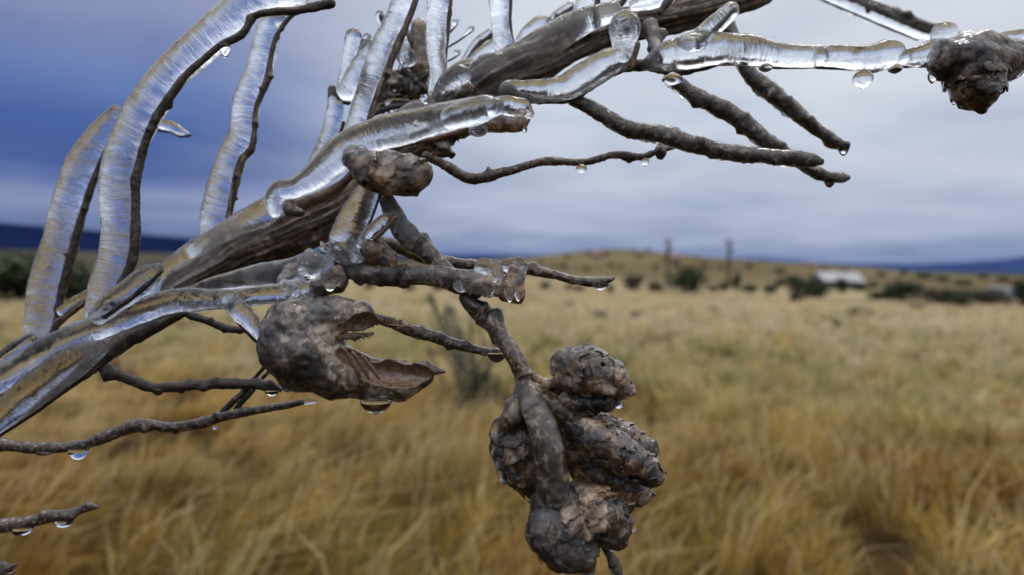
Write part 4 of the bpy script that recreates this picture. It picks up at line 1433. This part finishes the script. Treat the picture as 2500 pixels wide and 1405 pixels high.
st = twig([(1700, 110, 5), (1745, 72, 5), (1792, 22, 4)], .418, knobs=0)
ice([(1680, 112, 14), (1710, 92, 22), (1750, 58, 23), (1786, 24, 20)], .42, st)
lumps('ice_lump', ICE_FROST, st, .415, [(1690, 108, 0, 34, 18, 22)], seed=48, amp=3)
twig([(1588, 62, 18, .46), (1598, 100, 17, .45), (1606, 140, 15, .43)], None, mat=BARK_DARK)
tp = pod('seed_pod', POD_DARK, .42, [(2372, 145, 0, 68), (2380, 185, 0, 60), (2390, 226, 0, 40), (2398, 268, 0, 7)], (2240, 60, -95), (2520, 300, 95), 'dark heart-shaped pod hanging at the end of the top right limb',
         bumps=5, seed=23, fr=26, k=26, flaps=((.1, .45), (.40, .75)), flare=10, extra=[(2385, 140, 0, 108, 50, 66, 4), (2462, 150, 0, 34, 50, 40, 25), (2310, 150, 0, 38, 46, 40, 10)])
lumps('ice_lump', ICE_FROST, tp, .412, [(2380, 130, 0, 80, 32, 36)], seed=51, amp=4)
lumps('ice_lump', ICE, tp, .418, [(2310, 78, 0, 32, 26, 18), (2298, 92, 0, 24, 18, 16)], seed=52, amp=2)
ice([(2410, 108, 14), (2450, 98, 22), (2510, 88, 20)], .43, tp)
ice([(2480, 175, 16), (2510, 160, 18)], .425, tp)
drop(2443, 196, .42, 20, 26, tp)
drop(2277, 172, .42, 22, 32, tp)

# bare glazed twigs on the right ------------------------------------------------
def glazed(pts, d, seed, drops=(), bead=.10, **kw):
    t_ = twig(pts, d, mat=BARK_TWIG, amp=bead, fine=.10, **kw)
    ice([(p[0], p[1], p[2] * 1.22) for p in pts[:-1]] + [(pts[-1][0], pts[-1][1], pts[-1][2] * 1.1)], d, t_, ICE_THIN, amp=.14, fine=.10, freq=1.6, seg=18)
    for (x, y, w_, h_) in drops:
        drop(x, y, d - .003, w_, h_, t_, 'ball')
    return t_


glazed([(1400, 243, 14), (1456, 272, 15), (1527, 313, 16), (1613, 330, 18), (1684, 350, 18), (1769, 371, 17), (1850, 380, 17), (1920, 386, 17), (1985, 392, 14), (2003, 395, 9)], .43, 3)
glazed([(1640, 192, 15), (1700, 236, 17), (1790, 282, 18), (1850, 330, 17), (1900, 366, 15), (1960, 402, 13), (2010, 430, 13), (2055, 434, 11), (2070, 434, 6)], .455, 4, [(2026, 437, 28, 20)])
glazed([(1775, 60, 14), (1808, 140, 15), (1838, 190, 17), (1900, 240, 18), (1960, 290, 16), (2010, 328, 13), (2050, 352, 12), (2068, 352, 8)], .475, 5, [(2060, 355, 28, 24)], bead=.16)
t_ = twig([(1040, 380, 12), (1080, 400, 12), (1150, 436, 14), (1230, 421, 12), (1290, 404, 10), (1340, 394, 11), (1430, 396, 9), (1500, 378, 10), (1565, 384, 10), (1600, 372, 7), (1655, 358, 4)], .45, mat=BARK_TWIG, knobs=6)
drop(1420, 404, .448, 30, 18, t_)
drop(1575, 386, .448, 22, 20, t_)
lumps('bud_husk', POD, t_, .448, [(1612, 370, 0, 15, 18, 12)], seed=60, amp=3, h=2.5)

# ice-loaded fore limb across the middle ------------------------------------------
fl = twig([(705, 505, 16, .40), (760, 490, 14, .405), (830, 455, 12, .405), (880, 400, 8, .40), (920, 378, 8, .40), (960, 360, 7, .40), (1050, 340, 7, .40), (1130, 320, 8, .40), (1190, 300, 12, .40), (1270, 280, 14, .40)],
          None, mat=HUSK, knobs=2)
ice([(672, 520, 14), (668, 492, 22), (684, 466, 26), (722, 458, 28), (772, 428, 36), (830, 380, 42), (885, 346, 42), (950, 322, 40), (1020, 302, 38), (1088, 286, 36), (1150, 272, 33), (1205, 264, 29)], .395, fl, ICE_FROST)
ice([(1100, 288, 28), (1150, 274, 33), (1195, 262, 28), (1215, 258, 18)], .388, fl)
ice([(1200, 258, 20), (1240, 258, 26), (1275, 264, 25), (1292, 278, 14)], .392, fl)
lumps('bud_husk', POD_BROWN, fl, .398, [(1190, 305, 0, 36, 20, 24), (1235, 300, 0, 36, 22, 24), (1272, 295, 0, 20, 30, 18)], seed=62, amp=4)
drop(1282, 308, .395, 12, 20, fl)
lumps('ice_lump', ICE, fl, .392, [(1165, 318, 0, 26, 16, 16)], seed=63, amp=3)
lumps('bud_husk', POD_DARK, fl, .40, [(708, 505, 0, 18, 24, 18), (730, 520, 0, 18, 12, 14)], seed=64, amp=3, h=3)
wp = pod('seed_pod', POD_BROWN, .395, [(865, 392, 0, 24), (910, 418, 0, 40), (960, 436, 0, 38), (1005, 425, 0, 40), (1032, 418, 0, 22)], (820, 340, -80), (1070, 500, 80), 'ice-capped brown pod under the fore limb at the middle of the branch', bumps=8, seed=29, fr=30, cut=(960, 462, -.25, .97), flaps=((-.1, .35), (.25, .62), (.55, .95)), flare=6)
lumps('ice_lump', ICE_FROST, wp, .387, [(990, 402, 0, 44, 32, 28), (960, 385, 0, 30, 22, 24), (885, 398, 0, 34, 36, 24)], seed=66, amp=9, k=9, h=3)
drop(958, 458, .39, 34, 16, wp, 'ball')
lumps('bud_husk', POD_DARK, root, .42, [(1060, 345, 0, 40, 24, 26), (1085, 370, 0, 24, 18, 20), (1120, 320, 4, 36, 18, 20)], seed=67, amp=7, fr=14)
spines(16, [(1050, 380), (1100, 360)], 14, root, .415, 12, (20, 120), 2)
lumps('ice_lump', ICE_FROST, trunk, .43, [(1020, 275, 0, 36, 30, 30), (985, 290, 0, 30, 24, 26)], seed=68, amp=3)
spines(18, [(905, 655), (965, 668)], 12, gall, .40, 16, (20, 150), 1.4)
spines(14, [(860, 470), (930, 475)], 12, trunk, .44, 17, (20, 150), 1.6)
for pts_, dd_ in (([(925, 262, 6), (975, 225, 7), (1040, 185, 6)], .482), ([(985, 170, 5), (1020, 205, 6), (1062, 232, 5)], .482), ([(885, 240, 5), (920, 215, 6), (960, 180, 5)], .484),
                  ([(1090, 190, 5), (1130, 165, 6), (1165, 160, 5)], .49), ([(900, 95, 5), (905, 150, 6), (892, 200, 5)], .492), ([(930, 40, 5), (938, 75, 6), (915, 120, 5)], .495), ([(985, 60, 5), (1000, 120, 7), (985, 180, 6)], .485),
                  ([(1105, 215, 5), (1160, 120, 6), (1200, 85, 5)], .51), ([(1330, 120, 6), (1350, 60, 7), (1395, 20, 6)], .50), ([(1480, 75, 6), (1500, 30, 7), (1530, -10, 6)], .49), ([(900, 285, 5), (955, 262, 7), (1000, 258, 5)], .475)):
    st = twig(pts_, dd_, mat=BARK_DARK, knobs=4)
    ice([(p[0] - 3, p[1] - 5, p[2] * 2.0) for p in pts_], dd_, st)
# short club-shaped stub in front of the node
st = twig([(1075, 240, 8), (1110, 215, 8), (1140, 215, 12)], .425, mat=BARK_DARK, knobs=0)
ice([(1072, 238, 18), (1092, 208, 25), (1115, 188, 29), (1128, 184, 26)], .42, st)
lumps('bud_husk', POD_DARK, st, .423, [(1138, 218, 0, 18, 18, 16), (1122, 236, 0, 12, 12, 12)], seed=70, amp=4, h=3)
spines(10, [(1135, 205), (1155, 215)], 10, st, .42, 13, (-80, 0), 1.5)

# upright rods along the top ---------------------------------------------------------
st = twig([(899, 305, 8), (915, 252, 8), (936, 199, 9), (955, 148, 9), (973, 105, 9), (995, 55, 8), (1018, -8, 7)], .455, mat=BARK, knobs=3)
ice([(992, -10, 30), (968, 45, 30), (945, 100, 30), (918, 165, 30), (895, 230, 29), (874, 300, 27), (852, 350, 23)], .46, st, squash=.9)
st = twig([(884, 98, 4), (868, 150, 4), (846, 210, 4)], .49, knobs=0, mat=BARK)
ice([(864, 88, 20), (856, 130, 18), (844, 180, 15), (832, 225, 12)], .49, st)
st = twig([(808, 214, 7), (826, 242, 8), (850, 250, 8)], .485, knobs=0)
ice([(900, 110, 18), (888, 150, 24), (866, 195, 28), (845, 225, 24)], .48, st, ICE_FROST)
st = twig([(838, 300, 5), (820, 355, 5), (775, 430, 5)], .48, knobs=0, mat=BARK)
ice([(812, 220, 13), (818, 270, 22), (806, 325, 23), (782, 385, 24), (755, 440, 20)], .48, st)
st = twig([(1100, -10, 6), (1095, 25, 9), (1090, 110, 5), (1082, 190, 5)], .46, knobs=0, mat=BARK)
ice([(1070, -12, 29), (1066, 60, 27), (1066, 120, 24), (1068, 170, 23), (1062, 245, 17)], .455, st, squash=.9)
st = twig([(1248, -10, 4), (1246, 60, 4), (1256, 130, 5)], .465, knobs=0, mat=BARK)
ice([(1218, -12, 27), (1220, 50, 25), (1229, 105, 26), (1238, 150, 26)], .465, st, squash=.9)
st = twig([(1150, 178, 4), (1185, 150, 4), (1215, 125, 4)], .50, knobs=0, mat=BARK)
ice([(1140, 168, 18), (1180, 132, 20), (1215, 105, 17)], .50, st)
st = twig([(1262, 140, 4), (1305, 95, 4), (1345, 78, 5)], .50, knobs=0, mat=BARK)
ice([(1258, 130, 18), (1296, 80, 22), (1330, 58, 19), (1346, 66, 12)], .50, st)
st = twig([(1440, 82, 12), (1448, 45, 10), (1460, -12, 9)], .465, knobs=1)
ice([(1395, 86, 26), (1418, 45, 28), (1438, -10, 27)], .465, st)
# dark husks behind the upright rods
dk = pod('seed_pod', POD_BROWN, .49, [(1022, 70, 0, 22), (1024, 120, 0, 25), (1028, 170, 0, 28), (1035, 210, 0, 18)], (985, 30, -50), (1075, 245, 50), 'narrow dark brown pod hanging behind the upright ice rods at the top', bumps=5, seed=33, fr=20, flaps=None)
lumps('bud_husk', POD_DARK, dk, .485, [(960, 195, 0, 40, 26, 26), (1000, 215, 0, 44, 18, 24), (975, 245, 0, 46, 14, 20), (930, 220, 0, 26, 22, 22)], seed=72, amp=9, fr=14)
lumps('ice_lump', ICE, dk, .478, [(992, 140, 0, 24, 22, 20), (985, 115, 0, 14, 26, 14)], seed=73, amp=3)
spines(24, [(930, 262), (1000, 262), (1030, 225)], 16, dk, .485, 15, (10, 110), 2)
twig([(925, 255, 6), (940, 262, 6), (950, 275, 3)], .48, name='bud_husk', parent=dk, knobs=0)
for (a, b, c_, e, f_, r_) in ((1088, 88, 1118, 58, .51, 9), (1090, 118, 1156, 74, .51, 7), (1092, 150, 1122, 132, .51, 9)):
    st = twig([(a, b, 2.5), ((a + c_) / 2, (b + e) / 2 + 2, 2.5), (c_, e, 2)], f_, knobs=0)
    ice([((a + 2 * c_) / 3, (b + 2 * e) / 3 - 4, 3), (c_ - 8, e - 1, r_), (c_, e - 5, r_ * .6)], f_, st, step=2, seg=14)

# lower left twigs of the same branch ---------------------------------------------------
t_ = twig([(235, 880, 20), (270, 905, 16), (310, 925, 13), (380, 947, 13), (450, 942, 12), (530, 938, 12), (600, 938, 12), (660, 945, 11), (684, 952, 6)], .41, mat=BARK_DARK)
drop(386, 952, .408, 28, 14, t_, 'ball')
drop(664, 955, .408, 32, 14, t_, 'ball')
twig([(450, 764, 9), (500, 782, 10), (555, 803, 9), (600, 806, 8), (640, 806, 6)], .42, mat=BARK_DARK)

# separate twigs that come in from outside the picture -----------------------------------
def lone(name, label, pts, d, mat, drops=(), cat='twig', **kw):
    o = empty(name, tuple(Pn(pts[0][0], pts[0][1], d)), label, cat)
    s_ = twig(pts, d, mat=mat, name='stem', parent=o, **kw)
    for q in drops:
        drop(q[0], q[1], d - .002, q[2], q[3], s_, 'ball')
    return o, s_


lt, ls = lone('iced_twig', 'long bare twig with forked shoots and hanging drops coming in at lower left',
              [(-30, 1078, 22), (20, 1088, 15), (80, 1094, 13), (190, 1090, 13), (270, 1062, 15), (340, 1038, 15), (420, 1044, 12), (490, 1034, 12), (560, 1014, 12), (640, 1000, 10), (700, 990, 9), (738, 983, 7)], .43, BARK_TWIG,
              [(192, 1100, 44, 24), (110, 1104, 44, 8), (525, 1042, 10, 8)], amp=.13, knobs=8)
ice([(690, 992, 8), (735, 983, 7), (772, 980, 4)], .43, ls, ICE_THIN)
twig([(535, 1015, 7), (565, 985, 8), (590, 962, 9), (625, 920, 5), (655, 884, 4)], .435, mat=BARK_DARK, name='side_shoot', parent=lt, amp=.2)
twig([(575, 1000, 6), (605, 965, 7), (640, 925, 5), (676, 888, 4)], .435, mat=BARK_DARK, name='side_shoot', parent=lt, amp=.2)
lone('iced_twig', 'short ribbed twig with two bright drops near the lower left corner', [(-30, 1288, 16), (30, 1282, 16), (80, 1272, 15), (130, 1262, 13), (175, 1252, 12), (205, 1244, 10), (224, 1240, 8), (238, 1238, 5)], .43, BARK_TWIG,
     [(54, 1290, 48, 18), (156, 1274, 38, 14)], amp=.14)
lt, ls = lone('iced_twig', 'twig tip just showing in the bottom left corner', [(-30, 1405, 14), (10, 1392, 13), (38, 1380, 5)], .43, BARK_DARK, [(22, 1398, 26, 10)])
bt, bs = lone('iced_twig', 'out-of-focus iced twig crossing the top right corner behind the heart-shaped pod', [(1990, -40, 12), (2090, -2, 13), (2180, 34, 14), (2260, 66, 14), (2340, 90, 12), (2400, 104, 9)], .62, BARK_DARK)
ice([(2000, -18, 14), (2090, 18, 20), (2170, 50, 20), (2240, 76, 16), (2290, 92, 8)], .62, bs)
twig([(1995, -5, 2.5), (2080, 32, 3), (2160, 66, 3), (2240, 98, 2.5)], .60, mat=BARK_DARK, name='side_shoot', parent=bt, knobs=0)
print('built', len(bpy.data.objects))
